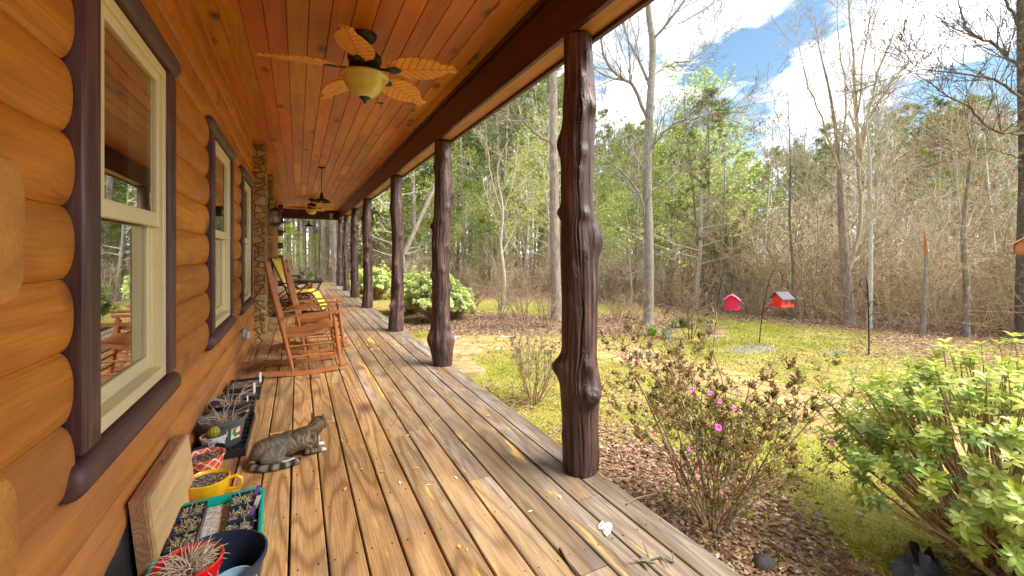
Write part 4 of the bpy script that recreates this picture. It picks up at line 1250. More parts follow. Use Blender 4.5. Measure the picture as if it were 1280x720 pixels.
# ------------------------------------------------------------------ the cat: one body from a skeleton, lying on the deck and looking away
def cat():
    random.seed(5)
    # local frame: +X head end, +Y away from the camera; z up
    b = MB()
    def ell(c, r, rz=0, ry=0): b.ball(c, r, 20, 14, Matrix.Rotation(R(rz), 3, 'Z') @ Matrix.Rotation(R(ry), 3, 'Y'))
    # trunk: rump, loin, ribs, shoulders
    ell((-.150, .005, .070), (.088, .080, .070)); ell((-.095, .010, .076), (.095, .082, .074), 0, -3); ell((-.02, .012, .080), (.100, .076, .074), 0, -6)
    ell((.055, .012, .087), (.080, .068, .072), 0, -14); ell((.100, .008, .100), (.058, .056, .066), 0, -25); ell((.118, .005, .072), (.050, .052, .056))
    # neck and head, turned to the yard
    b.tube([(.100,.008,.100), (.128,.010,.128), (.150,.014,.150)], [.054,.050,.046], 18)
    ell((.166, .018, .166), (.050, .052, .045), 45, 8); ell((.184, .038, .158), (.034, .036, .030), 45); ell((.203, .058, .152), (.020, .021, .017), 45)
    ell((.152, .062, .154), (.022, .020, .020)); ell((.198, .008, .152), (.022, .020, .020))
    def ear(bx, by, tx, ty, tz):
        rings = []
        base = Vector((bx, by, .195)); tip = Vector((tx, ty, tz))
        for t in (0, .35, .7, 1):
            p = base.lerp(tip, t); r = .019 * (1 - t) + .003
            rings.append([(p.x + math.cos(2*PI*k/10)*r*.55, p.y + math.sin(2*PI*k/10)*r, p.z + math.cos(2*PI*k/10)*r*.2) for k in range(10)])
        b.loft(rings)
    ear(.140, .046, .132, .056, .236); ear(.182, .000, .190, -.012, .236)
    # haunch facing the camera, thigh to knee, hock and hind paw stretched forward
    ell((-.118, -.060, .058), (.076, .038, .058), 8, -10)
    b.tube([(-.090,-.075,.030), (-.050,-.095,.022), (-.010,-.103,.016)], [.026,.019,.015], 12); ell((.010, -.104, .014), (.024, .015, .013))
    ell((-.10, .070, .05), (.07, .032, .05)); b.tube([(-.06,.08,.02),(.0,.09,.016),(.03,.09,.014)], [.022,.016,.013], 10)
    # front legs: elbows under the chest, paws out to the right
    b.tube([(.10,-.040,.055), (.086,-.052,.024), (.130,-.052,.020), (.165,-.050,.015)], [.028,.021,.017,.013], 12); ell((.178, -.050, .013), (.020, .013, .012))
    b.tube([(.11,.044,.055), (.095,.052,.024), (.140,.046,.020), (.178,.042,.015)], [.026,.020,.016,.013], 12); ell((.190, .042, .013), (.020, .013, .012))
    for q in (-.008, 0, .008):
        ell((.194, -.050 + q, .008), (.007, .0045, .006)); ell((.205, .042 + q, .008), (.007, .0045, .006))
    # tail curled from the rump round towards the camera
    tp = [(-.215,-.005,.040), (-.236,-.045,.024), (-.224,-.085,.020), (-.180,-.118,.019), (-.125,-.138,.019), (-.070,-.145,.019), (-.020,-.140,.019), (.018,-.126,.018)]
    sm = []
    for i in range(len(tp) - 1):
        p0, p1, p2, p3 = [Vector(tp[min(max(i + q, 0), len(tp) - 1)]) for q in (-1, 0, 1, 2)]
        for k in range(5):
            t = k / 5; sm.append(.5 * ((2*p1) + (p2-p0)*t + (2*p0-5*p1+4*p2-p3)*t*t + (3*p1-p0-3*p2+p3)*t**3))
    sm.append(Vector(tp[-1]))
    b.tube(sm, [.021 - .006 * i / len(sm) for i in range(len(sm) - 1)] + [.008], 12)
    src = b.build('cat_shape', MAT['tabby_fur'], smooth=180)
    md = src.modifiers.new('r', 'REMESH'); md.mode = 'VOXEL'; md.voxel_size = .0042
    ms = src.modifiers.new('s', 'SMOOTH'); ms.factor = .6; ms.iterations = 9
    dg = bpy.context.evaluated_depsgraph_get(); me = bpy.data.meshes.new_from_object(src.evaluated_get(dg))
    bpy.data.objects.remove(src)
    while me.attributes.get('col'): me.attributes.remove(me.attributes['col'])
    me.transform(Matrix.Scale(1.0, 4)); 
    cols = []
    tail_pts = [(p, i / len(sm)) for i, p in enumerate(sm)]
    def colour(p, n):
        x, y, z = p
        nz = mnoise.noise(Vector((x*14, y*14, z*14))) ; nf = mnoise.noise(Vector((x*60, y*60, z*60)))
        base = Vector((.29, .225, .14)); dark = Vector((.030, .026, .022)); pale = Vector((.34, .29, .22)); white = Vector((.80, .77, .72)); tan = Vector((.48, .29, .12))
        dt, tt = min(((p - q).length, t) for q, t in tail_pts)
        if dt < .026 and (y < -.09 or x < -.205):
            s = math.sin(tt * 40 + nz); k = max(0, min(1, s * 1.6 + .5)); c = pale.lerp(dark, k)
            return c if tt < .93 else dark
        # stripes run down the flanks, broken by noise
        s = math.sin((x + .35 * (z - .08) + .03 * nz) * 235 + 2.2 * nz)
        k = max(0, min(1, s * 1.4 + .35)) * .92
        if x < -.07: k *= .75
        if z > .135 and x < .09: k = max(k, .55)
        c = base.lerp(dark, k * .9)
        g = max(0, min(1, (nz + .25) * 1.1)); c = c.lerp(pale, .30 * g * (1 - k))
        c = c * (1 + .35 * nf)
        if x < -.02 and y < -.02: c = c.lerp(Vector((.22, .22, .21)), .25)
        if x > .115 and z > .125:      # head: warmer, with fine dark lines
            s2 = math.sin(y * 300 + nz * 2); c = Vector((.25,.17,.09)).lerp(dark, max(0, s2) * .7)
            if z > .208: c = dark.lerp(base, .3)
            if x + y > .245 and z < .150: c = white
        if -.09 < x < .08 and z < .045 and y < -.045 and y > -.10: c = c.lerp(tan, .7)
        if x > .13 and z < .118 and z > .03 and n.x > .78 and y < .012: c = white
        if z < .032 and ((x > .172) or (-.075 < x < .05 and -.13 < y < -.085)): c = white
        return c
    vn = [v.normal.copy() for v in me.vertices]
    for v in me.vertices:
        c = colour(v.co, v.normal); cols.extend((max(c.x, .005), max(c.y, .005), max(c.z, .005), 1))
    ca = me.color_attributes.new('col', 'FLOAT_COLOR', 'POINT'); ca.data.foreach_set('color', cols)
    me.polygons.foreach_set('use_smooth', [True] * len(me.polygons))
    me.materials.clear(); me.materials.append(MAT['tabby_fur'])
    o = bpy.data.objects.new('cat', me); COL.objects.link(o)
    tag(o, 'grey brown tabby cat with white paws lying on the deck, facing away', 'cat')
    fb = MB(); NV = len(me.vertices)
    lay = lambda p: Vector((-1, -.15, -.25))
    for i in range(44000):
        vi = random.randrange(NV); p = me.vertices[vi].co; n = vn[vi]
        if p.z < .006: continue
        d = lay(p)
        if p.x > .10 and p.z > .14: d = Vector((-.8, 0, -.7))
        d = (d - n * d.dot(n)); 
        if d.length < .01: continue
        d = (d.normalized() + n * U(.25, .7) + Vector((U(-.3,.3), U(-.3,.3), U(-.3,.3)))).normalized()
        L = U(.010, .021); sd_ = d.cross(n)
        if sd_.length < .01: continue
        sd_ = sd_.normalized() * .0006
        g = U(.78, 1.28); fb.col = tuple(min(.9, cols[vi*4+q] * g) for q in range(3))
        q0 = p - n * .001
        fb.poly([tuple(q0 - sd_), tuple(q0 + sd_), tuple(q0 + d * L)])
    f = fb.build('fur', MAT['tabby_fur'], o, smooth=0); f['kind'] = 'stuff'
    # face and whiskers
    e = MB(); e.ball((.188, .066, .168), .006, 10, 8); e.ball((.208, .036, .167), .006, 10, 8); e.ball((.219, .070, .156), (.004,.005,.003), 8, 6); e.build('eyes_and_nose', MAT['black_plastic'], o, smooth=180)
    wk = MB(); wk.col = (.85,.83,.8)
    for s in (-1, 1):
        for q in range(4):
            p = Vector((.210 + s*.009, .060 - s*.009, .150 + q*.002)); d = Vector((.3 + s*.7, .3 - s*.7, .12 - .1*q)).normalized(); wk.tube([p, p + d*.03, p + d*.055 + Vector((0,0,-.006))], [.0004,.0003,.0002], 3)
    wk.build('whiskers', MAT['dried_stems'], o)
    o.location = (-.028, 2.965, .001); o.scale = (.93, 1.02, .95); o.rotation_euler = (0, 0, R(10))
cat()
# ------------------------------------------------------------------ ground, path, steps
PATH = [(1.62, 6.35), (2.4, 7.15), (3.35, 6.95), (4.15, 6.25), (4.62, 5.3), (4.80, 4.2), (4.85, 3.0), (4.85, 1.6), (4.9, -2)]
PW = [.75, .75, .62, .58, .56, .55, .55, .55, .55]
def path_samples():
    out = []
    for i in range(len(PATH) - 1):
        for k in range(6):
            t = k / 6
            q = [PATH[min(max(i + a, 0), len(PATH) - 1)] for a in (-1, 0, 1, 2)]
            f = lambda j: .5 * (2*q[1][j] + (q[2][j]-q[0][j])*t + (2*q[0][j]-5*q[1][j]+4*q[2][j]-q[3][j])*t*t + (3*q[1][j]-q[0][j]-3*q[2][j]+q[3][j])*t**3)
            out.append((f(0), f(1), PW[i] + (PW[i+1] - PW[i]) * t))
    out.append((*PATH[-1], PW[-1])); return out
PS = path_samples()
def path_dist(x, y): return min(math.hypot(x - a, y - b) - w_ for a, b, w_ in PS)
EDGE = [(340, 342), (430, 352), (520, 366), (580, 372), (690, 374), (760, 379), (880, 391), (1000, 403), (1100, 415), (1200, 421), (1290, 428), (1500, 450), (2100, 480)]
def interp(T, x):
    for (a, ya), (b, yb) in zip(T, T[1:]):
        if x <= b: return ya + (yb - ya) * max(0, (x - a)) / (b - a)
    return T[-1][1]
def to_pd(x, y):
    d = x * SY + y * CY; r = x * CY - y * SY
    return (640 + F_PX * r / d if d > .1 else (9999 if r > 0 else -9999)), d
def edge_d(px): return F_PX * 1.6 / (interp(EDGE, px) - 316)
def in_forest(x, y):
    px, d = to_pd(x, y)
    if d < .2: return (1 if x > 12 else -1)
    if px < 340: return 1 if y > 20 else -1
    return d - edge_d(px)
def gz(x, y):
    f = 1.0 if x > 1.7 else .25
    z = GZ + f * (.030 * mnoise.noise(Vector((x * .45, y * .45, 0))) + .012 * mnoise.noise(Vector((x * 1.9, y * 1.9, 4))))
    return z
def masks(x, y):
    lit, moss, dirt = .26, .45, 0.0
    n1 = mnoise.noise(Vector((x * .5, y * .5, 9))); n2 = mnoise.noise(Vector((x * 1.3, y * 1.3, 2)))
    fo = in_forest(x, y)
    lit += max(0, min(1, (fo + .9 + n2 * .9) / 1.2)) * .8
    # leaf bed around the big bare tree
    for cx, cy_, rx, ry, am in ((6.4, 7.6, 2.0, 1.15, .60), (4.4, 8.6, 1.7, 1.3, .60), (3.4, 9.8, 1.6, 1.4, .5), (2.15, 1.5, .7, 1.3, .50), (2.9, .6, .7, .5, .28), (2.0, 4.3, .5, .5, .25), (9.6, 3.2, 1.7, 1.0, .26), (2.3, 2.9, .6, .6, .3)):
        q = math.hypot((x - cx) / rx, (y - cy_) / ry); lit += am * max(0, min(1, (1.25 + .35 * n2 - q) / .45))
    if x < 1.95: lit += max(0, (1.95 - x) * .8) * (.6 + n2)
    moss += .55 * n1
    for cx, cy_, rx, ry in ((2.3, 4.9, .7, 1.4), (2.75, 1.15, .6, .6), (2.0, 3.0, .4, .8), (2.9, 2.6, .5, .7), (3.5, 1.9, .5, .9), (3.4, 5.3, 1.1, .7), (7.3, 4.9, 1.8, .8), (5.9, 10.6, 3.6, 1.1), (8.2, 6.4, 1.6, 1.2)):
        q = math.hypot((x - cx) / rx, (y - cy_) / ry); moss += .6 * max(0, 1.2 - q); lit -= .22 * max(0, 1.2 - q)
    for cx, cy_, rx, ry in ((6.75, 4.6, .9, .40), (7.6, 3.9, .5, .2), (7.0, 5.6, .5, .22), (6.2, 5.9, .4, .2)):
        q = math.hypot((x - cx) / rx, (y - cy_) / ry); dirt += .75 * max(0, min(1, 1.3 - q + .5 * n2))
    return max(0, min(1, lit)), max(0, min(1, moss)), max(0, min(1, dirt))
def ground():
    def axis(lo, hi, step, far):
        a = []; v = lo
        while v <= hi: a.append(v); v += step
        s = step; v = hi
        while v < far: s *= 1.35; v += s; a.append(v)
        s = step; v = lo; pre = []
        while v > -far: s *= 1.35; v -= s; pre.append(v)
        return pre[::-1] + a
    xs = axis(-.5, 15, .17, 900); ys = axis(-2, 22, .17, 900)
    b = MB(); nx, ny = len(xs), len(ys)
    for y in ys:
        for x in xs:
            b.v.append((x, y, gz(x, y) if abs(x) < 60 and abs(y) < 60 else GZ)); b.c.append(masks(x, y))
    for j in range(ny - 1):
        for i in range(nx - 1):
            b.face(j*nx + i, j*nx + i + 1, (j+1)*nx + i + 1, (j+1)*nx + i)
    o = b.build('ground', MAT['ground_cover'], smooth=180); tag(o, 'mossy leaf strewn yard', kind='structure')
ground()
def path():
    b = MB(); rings = []
    for i, (x, y, w_) in enumerate(PS):
        a = PS[max(i-1, 0)]; c = PS[min(i+1, len(PS)-1)]
        d = Vector((c[0]-a[0], c[1]-a[1], 0)).normalized(); nrm = Vector((-d.y, d.x, 0))
        ring = []
        for k in range(11):
            u = k / 10 * 2 - 1
            e = 1 + (.07 * mnoise.noise(Vector((i * .9, u * 3, 1))) if abs(u) > .9 else 0)
            px, py = x + nrm.x * w_ * u * e, y + nrm.y * w_ * u * e
            ring.append((px, py, gz(px, py) + (.022 if abs(u) < .95 else -.01)))
        rings.append(ring)
    b.loft(rings, cap=False, closed=False)
    o = b.build('path', MAT['flagstone'], smooth=180); tag(o, 'flagstone garden path', kind='structure')
path()
def slab(label, cx, cy_, hx, hy, z0, z1, seed):
    random.seed(seed); b = MB(); n = 16; o_ = [U(.9, 1.08) for _ in range(n)]
    def ring(s, z):
        out = []
        for k in range(n):
            t = 2*PI*k/n; c, s_ = math.cos(t), math.sin(t)
            out.append((hx * s * o_[k] * (abs(c)**.45) * (1 if c > 0 else -1), hy * s * o_[k] * (abs(s_)**.45) * (1 if s_ > 0 else -1), z + (U(-.004,.004))))
        return out
    b.loft([ring(.95, 0), ring(1.0, .02), ring(1.0, z1-z0-.015), ring(.96, z1-z0), ring(.4, z1-z0+.004)])
    o = b.build('stone_step', MAT['step_stone'], smooth=35, loc=(cx, cy_, z0)); tag(o, label, 'step', 'stone steps beside the deck')
slab('broad stone step against the deck between second and third post', 1.86, 6.45, .30, .62, GZ - .03, GZ + .16, 1)
slab('lower stone step leading down to the flagstone path', 2.32, 6.75, .32, .58, GZ - .03, GZ + .06, 2)
slab('small separate flat stone block right of the second post', 2.02, 5.42, .20, .30, GZ - .03, GZ + .09, 3)

# ------------------------------------------------------------------ plants: generators
def rot_about(d, ang):
    a = d.cross(Vector((U(-1,1), U(-1,1), U(-1,1))))
    if a.length < 1e-3: a = Vector((1,0,0))
    return (Matrix.Rotation(ang, 3, a.normalized()) @ d).normalized()
def grow(b, p, d, L, r, lvl, P, tips=None):
    """P[lvl] = (segments, wiggle, tropism, children, first, ratio, angle, sides)"""
    seg, wig, trop, nch, first, ratio, ang, sides = P[lvl]
    pts = [Vector(p)]; rad = [r]; d = Vector(d).normalized(); ds = [d.copy()]
    for i in range(seg):
        d = (d + Vector((U(-wig,wig), U(-wig,wig), U(-wig,wig) + trop))).normalized()
        pts.append(pts[-1] + d * (L / seg)); rad.append(max(P['min'], r * (1 - (i + 1) / seg * (.55 if lvl == 0 else .72)))); ds.append(d.copy())
    b.tube(pts, rad, sides, cap=False)
    if tips is not None and (lvl + 1 not in P): tips.append((pts[-1], ds[-1], lvl)); tips.append((pts[len(pts)//2], ds[len(pts)//2], lvl))
    if lvl + 1 in P:
        n = nch if isinstance(nch, int) else int(U(*nch))
        for k in range(n):
            t = first + (1 - first) * (k + rnd()) / n
            f = t * seg; i = min(int(f), seg - 1); q = pts[i].lerp(pts[i+1], f - i)
            grow(b, q, rot_about(ds[i], R(U(ang * .7, ang * 1.3))), L * ratio * U(.6, 1.15) * (1.15 - .6 * t), max(P['min'], rad[i] * .55), lvl + 1, P, tips)
    return pts, ds, rad
def leafquad(b, p, d, L, w_, up=None):
    s = d.cross(Vector((U(-1,1), U(-1,1), U(-1,1))) if up is None else up)
    if s.length < 1e-4: return
    s = s.normalized() * (w_ / 2); nrm = d.cross(s).normalized() * (w_ * .2)
    b.poly([tuple(p), tuple(p + d*L*.5 + s + nrm), tuple(p + d*L), tuple(p + d*L*.5 - s + nrm)])
def mesh_of(b, name, m): 
    o = b.build(name, m, smooth=60); return o
def proto_bare(seed, H, leafc=None, nleaf=0, mat='bark_grey', twig=(6, 10), spread=48, low=.32, r_=.0095):
    random.seed(seed)
    root = thing('bare_tree', 'x', 'tree')
    t = MB(); pts = [Vector((0,0,-.15))]; rad = [H*r_]; d = Vector((U(-.04,.04), U(-.04,.04), 1)).normalized(); ds = [d]
    n = 14
    for i in range(n):
        d = (d + Vector((U(-.05,.05), U(-.05,.05), .05))).normalized(); pts.append(pts[-1] + d * (H / n)); ds.append(d); rad.append(H*r_ * (1 - .85 * (i+1)/n) )
    t.tube(pts, rad, 7); t.build('trunk', MAT[mat], root, smooth=80)
    c = MB(); tips = []
    P = {'min': .0045, 1: (6, .16, .05, twig, .2, .42, 42, 4), 2: (4, .18, .03, (3, 6), .2, .5, 40, 3), 3: (3, .2, .02, 0, 0, 0, 0, 3)}
    nb = 26
    for k in range(nb):
        tt = low + (1 - low) * (k + rnd()) / nb; f = tt * n; i = min(int(f), n - 1); q = pts[i].lerp(pts[i+1], f - i)
        grow(c, q, rot_about(ds[i], R(U(spread*.7, spread*1.3))), H * .30 * (1.12 - tt) * U(.7, 1.2) + .4, max(.006, rad[i] * .42), 1, P, tips)
    if k: c.build('branches', MAT['bark_pale' if mat == 'bark_pale' else 'twig_tan'], root, smooth=0)
    if nleaf:
        l = MB()
        for q in range(nleaf):
            p, d, _ = random.choice(tips); g = U(.6, 1.35); cc = leafc[random.randrange(len(leafc))]
            l.col = tuple(v_ * g for v_ in cc); p = p + Vector((U(-.25,.25), U(-.25,.25), U(-.25,.2)))
            leafquad(l, p, Vector((U(-1,1), U(-1,1), U(-.8,.5))).normalized(), U(.06, .12), U(.04, .07))
        l.build('leaves', MAT['leaves'], root, smooth=0)['kind'] = 'stuff'
    return root
def needle_tuft(b, p, d, L, n, cols):
    g = U(.6, 1.4); cc = random.choice(cols); b.col = tuple(v_ * g for v_ in cc)
    for k in range(n):
        dd = rot_about(d, R(U(15, 85))); s = dd.cross(Vector((U(-1,1), U(-1,1), U(-1,1))))
        if s.length < .01: continue
        s = s.normalized() * L * .05
        b.poly([tuple(p - s), tuple(p + s), tuple(p + dd * L * U(.7, 1.1))])
def proto_pine(seed, H, crown0, cols, tuft=.2, nt=7, dens=1.0, rad0=None, wide=.17, mat='bark_pine', name='pine_tree', broken=True):
    random.seed(seed)
    root = thing(name, 'x', 'tree')
    t = MB(); pts = [Vector((0,0,-.15))]; d = Vector((U(-.03,.03), U(-.03,.03), 1)).normalized(); n = 14; r0 = rad0 or H * .0115; rad = [r0]; ds = [d]
    for i in range(n):
        d = (d + Vector((U(-.025,.025), U(-.025,.025), .04))).normalized(); pts.append(pts[-1] + d * (H / n)); ds.append(d); rad.append(r0 * (1 - .88 * ((i+1)/n) ** 1.3))
    t.tube(pts, rad, 8); t.build('trunk', MAT[mat], root, smooth=80)
    c = MB(); l = MB(); zc = crown0
    nb = int(44 * dens)
    for k in range(nb):
        tt = crown0 + (1 - crown0) * ((k + rnd()) / nb) ** .9; f = min(tt, .995) * n; i = min(int(f), n - 1); q = pts[i].lerp(pts[i+1], f - i)
        u = (tt - crown0) / (1 - crown0)
        L = H * wide * (math.sin((u * .78 + .22) * PI) ** .8 * .9 + .12) * U(.6, 1.25)
        a = U(0, 2*PI); el = U(-.15, .35) + u * .6
        dd = Vector((math.cos(a), math.sin(a), el)).normalized()
        P = {'min': .005, 1: (5, .14, .06, (4, 7), .3, .42, 45, 4), 2: (3, .18, .06, 0, 0, 0, 0, 3)}
        tips = []
        grow(c, q, dd, L, max(.008, rad[i]*.33), 1, P, tips)
        for (p, d_, _) in tips:
            for z in range(3):
                needle_tuft(l, p + Vector((U(-.12,.12), U(-.12,.12), U(-.06,.10))) * (tuft * 4), (d_ + Vector((0,0,.5))).normalized(), tuft, nt, cols)
    if broken:      # a few dead stubs below the crown
        for k in range(9):
            tt = U(.12, crown0); f = tt * n; i = int(f); q = pts[i].lerp(pts[i+1], f - i); a = U(0, 2*PI)
            grow(c, q, Vector((math.cos(a), math.sin(a), U(-.3,.2))), U(.3, 1.6), .012, 1, {'min': .005, 1: (4, .2, -.02, (0, 4), .3, .5, 45, 3), 2: (2, .2, 0, 0, 0, 0, 0, 3)})
    c.build('branches', MAT[mat], root, smooth=0)
    l.build('needles', MAT['needles'], root, smooth=0)['kind'] = 'stuff'
    return root
def proto_shrub(seed, H, nst, leafc=None, nleaf=0, mat='twig_tan', name='bare_shrub', spreadz=.55, minr=.0032, part='stems', rk=.0075):
    random.seed(seed); root = thing(name, 'x', 'shrub'); c = MB(); tips = []
    P = {'min': minr, 0: (7, .20, .06, (4, 8), .2, .6, 38, 4), 1: (4, .24, .02, (3, 6), .2, .55, 45, 3), 2: (3, .26, -.02, 0, 0, 0, 0, 3)}
    for k in range(nst):
        a = U(0, 2*PI); s = U(.05, spreadz)
        grow(c, (math.cos(a)*.06, math.sin(a)*.06, -.05), (math.cos(a)*s, math.sin(a)*s, 1), H * U(.6, 1.05), H * rk + .002, 0, P, tips)
    c.build(part, MAT[mat], root, smooth=0)
    if nleaf:
        l = MB()
        for q in range(nleaf):
            p, d, _ = random.choice(tips); g = U(.6, 1.35); cc = random.choice(leafc); l.col = tuple(v_ * g for v_ in cc)
            p = p + Vector((U(-.1,.1), U(-.1,.1), U(-.1,.1))) * H * .3
            leafquad(l, p, Vector((U(-1,1), U(-1,1), U(-.6,.8))).normalized(), U(.03, .06), U(.02, .035))
        l.build('leaves', MAT['leaves'], root, smooth=0)['kind'] = 'stuff'
    return root

PINE_G = [(.13,.18,.05), (.19,.25,.06), (.26,.31,.08), (.10,.15,.06)]
PINE_Y = [(.33,.44,.03), (.24,.35,.035), (.42,.50,.06), (.17,.28,.03)]
LEAF_Y = [(.50,.60,.10), (.38,.50,.08), (.62,.66,.20)]
LEAF_R = [(.40,.15,.07), (.50,.22,.11), (.30,.11,.06)]
pines = [proto_pine(101, 13, .44, PINE_G, .26, 7, rad0=.12), proto_pine(102, 14, .55, PINE_G, .26, 7, .9, rad0=.125), proto_pine(103, 12, .32, PINE_G + PINE_Y[1:4], .25, 7, 1.25, rad0=.10), proto_pine(104, 14, .62, PINE_G, .26, 7, .8, rad0=.13), proto_pine(105, 12, .25, PINE_Y + PINE_G, .24, 7, 1.3, rad0=.095)]
greens = [proto_pine(111, 5.5, .16, PINE_Y, .15, 6, 1.3, wide=.24, name='young_pine', broken=False), proto_pine(112, 7, .22, PINE_Y + PINE_G[:1], .17, 6, 1.3, wide=.2, name='young_pine', broken=False)]
bares = [proto_bare(121, 11, r_=.0075), proto_bare(122, 12, mat='bark_pale', spread=38, low=.4, r_=.0065), proto_bare(123, 9, spread=55, r_=.008), proto_bare(124, 10, mat='bark_pale', spread=50, r_=.007)]
leafys = [proto_bare(131, 7, LEAF_Y, 1900, 'bark_grey', (4, 7), 60, .25), proto_bare(132, 6, LEAF_Y, 1500, 'bark_pale', (4, 7), 65, .2)]
reds = [proto_bare(141, 7.5, LEAF_R, 520, 'bark_pale', (5, 8), 60, .25)]
shrubs = [proto_shrub(151, 2.6, 12, [(.40,.36,.16)], 120, rk=.004), proto_shrub(152, 2.0, 15, mat='twig_brown', rk=.004), proto_shrub(153, 3.2, 12, [(.34,.34,.12), (.42,.38,.16), (.45,.30,.14)], 420, rk=.004)]
for o in pines: o['group'] = 'tall pines of the wood'
for o in greens: o['group'] = 'young bright green pines under the tall ones'
for o in bares: o['group'] = 'bare trees of the wood'
for o in leafys: o['group'] = 'thin trees in fresh leaf at the wood edge'
for o in reds: o['group'] = 'trees keeping dead russet leaves'
for o in shrubs: o['group'] = 'bare brush at the wood edge'
SKYL = [(340, 40), (450, 15), (600, 55), (700, 85), (760, 135), (850, 165), (930, 200), (1000, 170), (1100, 132), (1200, 122), (1300, 130), (1500, 120), (2200, 100)]
def zone(px):
    return ('beyond the far end of the porch' if px < 420 else 'seen between the farther porch posts' if px < 560 else 'between the two nearest posts' if px < 700 else 'behind the big bare oak' if px < 860
            else 'behind the two red bird feeders' if px < 1010 else 'behind the tall double stemmed tree' if px < 1130 else 'at the right end of the wood')
dist_word = lambda d: 'near' if d < 16 else 'middle' if d < 26 else 'deep'
used = set(); copiers = {}
def place(o, px, d, h=None, H0=None, label=None, group=None):
    if o.name not in copiers: copiers[o.name] = prep_copy(o)
    c = o if o.name not in used else copiers[o.name]()
    used.add(o.name)
    x, y = atd(px, d); c.location = (x, y, gz(x, y))
    s = 1 if h is None else h / H0
    c.scale = (s * U(.9, 1.1), s * U(.9, 1.1), s); c.rotation_euler = (R(U(-1.5, 1.5)), R(U(-1.5, 1.5)), U(0, 2*PI))
    if label: c['label'] = label
    if group: c['group'] = group
    return c
random.seed(2024)
HS = {}
for o, h in zip(pines + greens + bares + leafys + reds + shrubs, [13,14,12,14,12, 5.5,7, 11,12,9,10, 7,6, 7.5, 2.6,2.0,3.2]): HS[o.name] = h
AVOID = []
def free(x, y, m): 
    if any(math.hypot(x - a, y - b) < m for a, b in AVOID): return False
    AVOID.append((x, y)); return True
def scatter(kinds, n, pxr, ext, hfun, labels, mind=.8, pw=.6):
    cnt = 0; tries = 0
    while cnt < n and tries < n * 30:
        tries += 1
        px = U(*pxr); de = edge_d(px); d = de + ext[0] + (ext[1] - ext[0]) * rnd() ** pw
        x, y = atd(px, d)
        if x < -6 or not free(x, y, mind): continue
        o = random.choice(kinds); place(o, px, d, hfun(px, d), HS[o.name], labels(px, d)); cnt += 1
top = lambda px, d, dy=0: zat(interp(SKYL, px) + dy, d) - GZ
scatter(pines, 78, (345, 1480), (5, 30), lambda px, d: min(19, max(7, top(px, d, U(-8, 45)))), lambda px, d: 'tall pine with high green crown, %s wood, %s' % (dist_word(d), zone(px)), 1.0)
scatter(pines, 26, (345, 720), (2, 12), lambda px, d: min(17, max(9, top(px, d, U(-10, 30)))), lambda px, d: 'slender tall pine at the wood edge, %s' % zone(px), 1.0)
scatter(bares, 62, (345, 1500), (.4, 20), lambda px, d: min(13, max(4.5, top(px, d, U(-5, 90)))), lambda px, d: 'leafless grey tree, %s wood, %s' % (dist_word(d), zone(px)), .7, .9)
scatter(greens, 34, (350, 880), (.8, 12), lambda px, d: U(2.6, 7.5), lambda px, d: 'young bright green pine, %s wood, %s' % (dist_word(d), zone(px)), .8)
scatter(greens, 5, (900, 1400), (3, 11), lambda px, d: U(2.4, 4.5), lambda px, d: 'young bright green pine, %s wood, %s' % (dist_word(d), zone(px)), .8)
scatter(leafys, 62, (430, 900), (.3, 11), lambda px, d: U(3.2, 7.5), lambda px, d: 'slender tree in yellow green leaf, %s wood, %s' % (dist_word(d), zone(px)), .7)
scatter(reds, 6, (940, 1260), (.8, 7), lambda px, d: U(4.0, 6.0), lambda px, d: 'pale tree with russet leaves, %s wood, %s' % (dist_word(d), zone(px)), .7)
scatter(shrubs, 80, (430, 1500), (.1, 5), lambda px, d: U(1.3, 3.0) * (.8 if px < 850 else 1), lambda px, d: 'leafless brush %s, %s' % ('at the lawn edge' if d - edge_d(px) < 1.5 else 'inside the wood', zone(px)), .45, 1)
# the mass of thin stems and fallen twigs that fills the wood
def undergrowth():
    random.seed(61); b = MB()
    for k in range(4200):
        px = U(380, 1520); d = edge_d(px) + .1 + 13 * rnd() ** 1.3; x, y = atd(px, d)
        if x < 1.9: continue
        h = U(.3, 1.5) * (1.3 if px > 850 else .7); p = Vector((x, y, GZ - .05)); dr = Vector((U(-.9,.9), U(-.9,.9), 1)).normalized()
        P = {'min': .0032, 0: (5, .28, .0, (2, 6), .2, .6, 50, 3), 1: (2, .2, 0, 0, 0, 0, 0, 3)}
        grow(b, p, dr, h, .006, 0, P)
    o = b.build('undergrowth', MAT['twig_brown'], smooth=0); tag(o, 'dense brown brush under the trees', 'undergrowth', kind='stuff')
    b = MB()
    for k in range(26000):
        px = U(380, 1520); d = edge_d(px) + .3 + 12 * rnd(); x, y = atd(px, d)
        if x < 1.9: continue
        g = U(.5, 1.3); b.col = tuple(v_ * g for v_ in random.choice(LEAF_R[:2] + [(.42,.36,.16), (.50,.44,.22), (.30,.34,.09), (.38,.44,.12), (.24,.30,.07)]))
        leafquad(b, Vector((x, y, GZ + U(.0, 1.0) ** 2 * 1.4)), Vector((U(-1,1), U(-1,1), U(-.6,.6))).normalized(), U(.06,.11), U(.04,.07))
    o = b.build('undergrowth_leaves', MAT['leaves'], smooth=0); tag(o, 'leaves hanging in the brush under the trees', 'undergrowth', kind='stuff')
undergrowth()
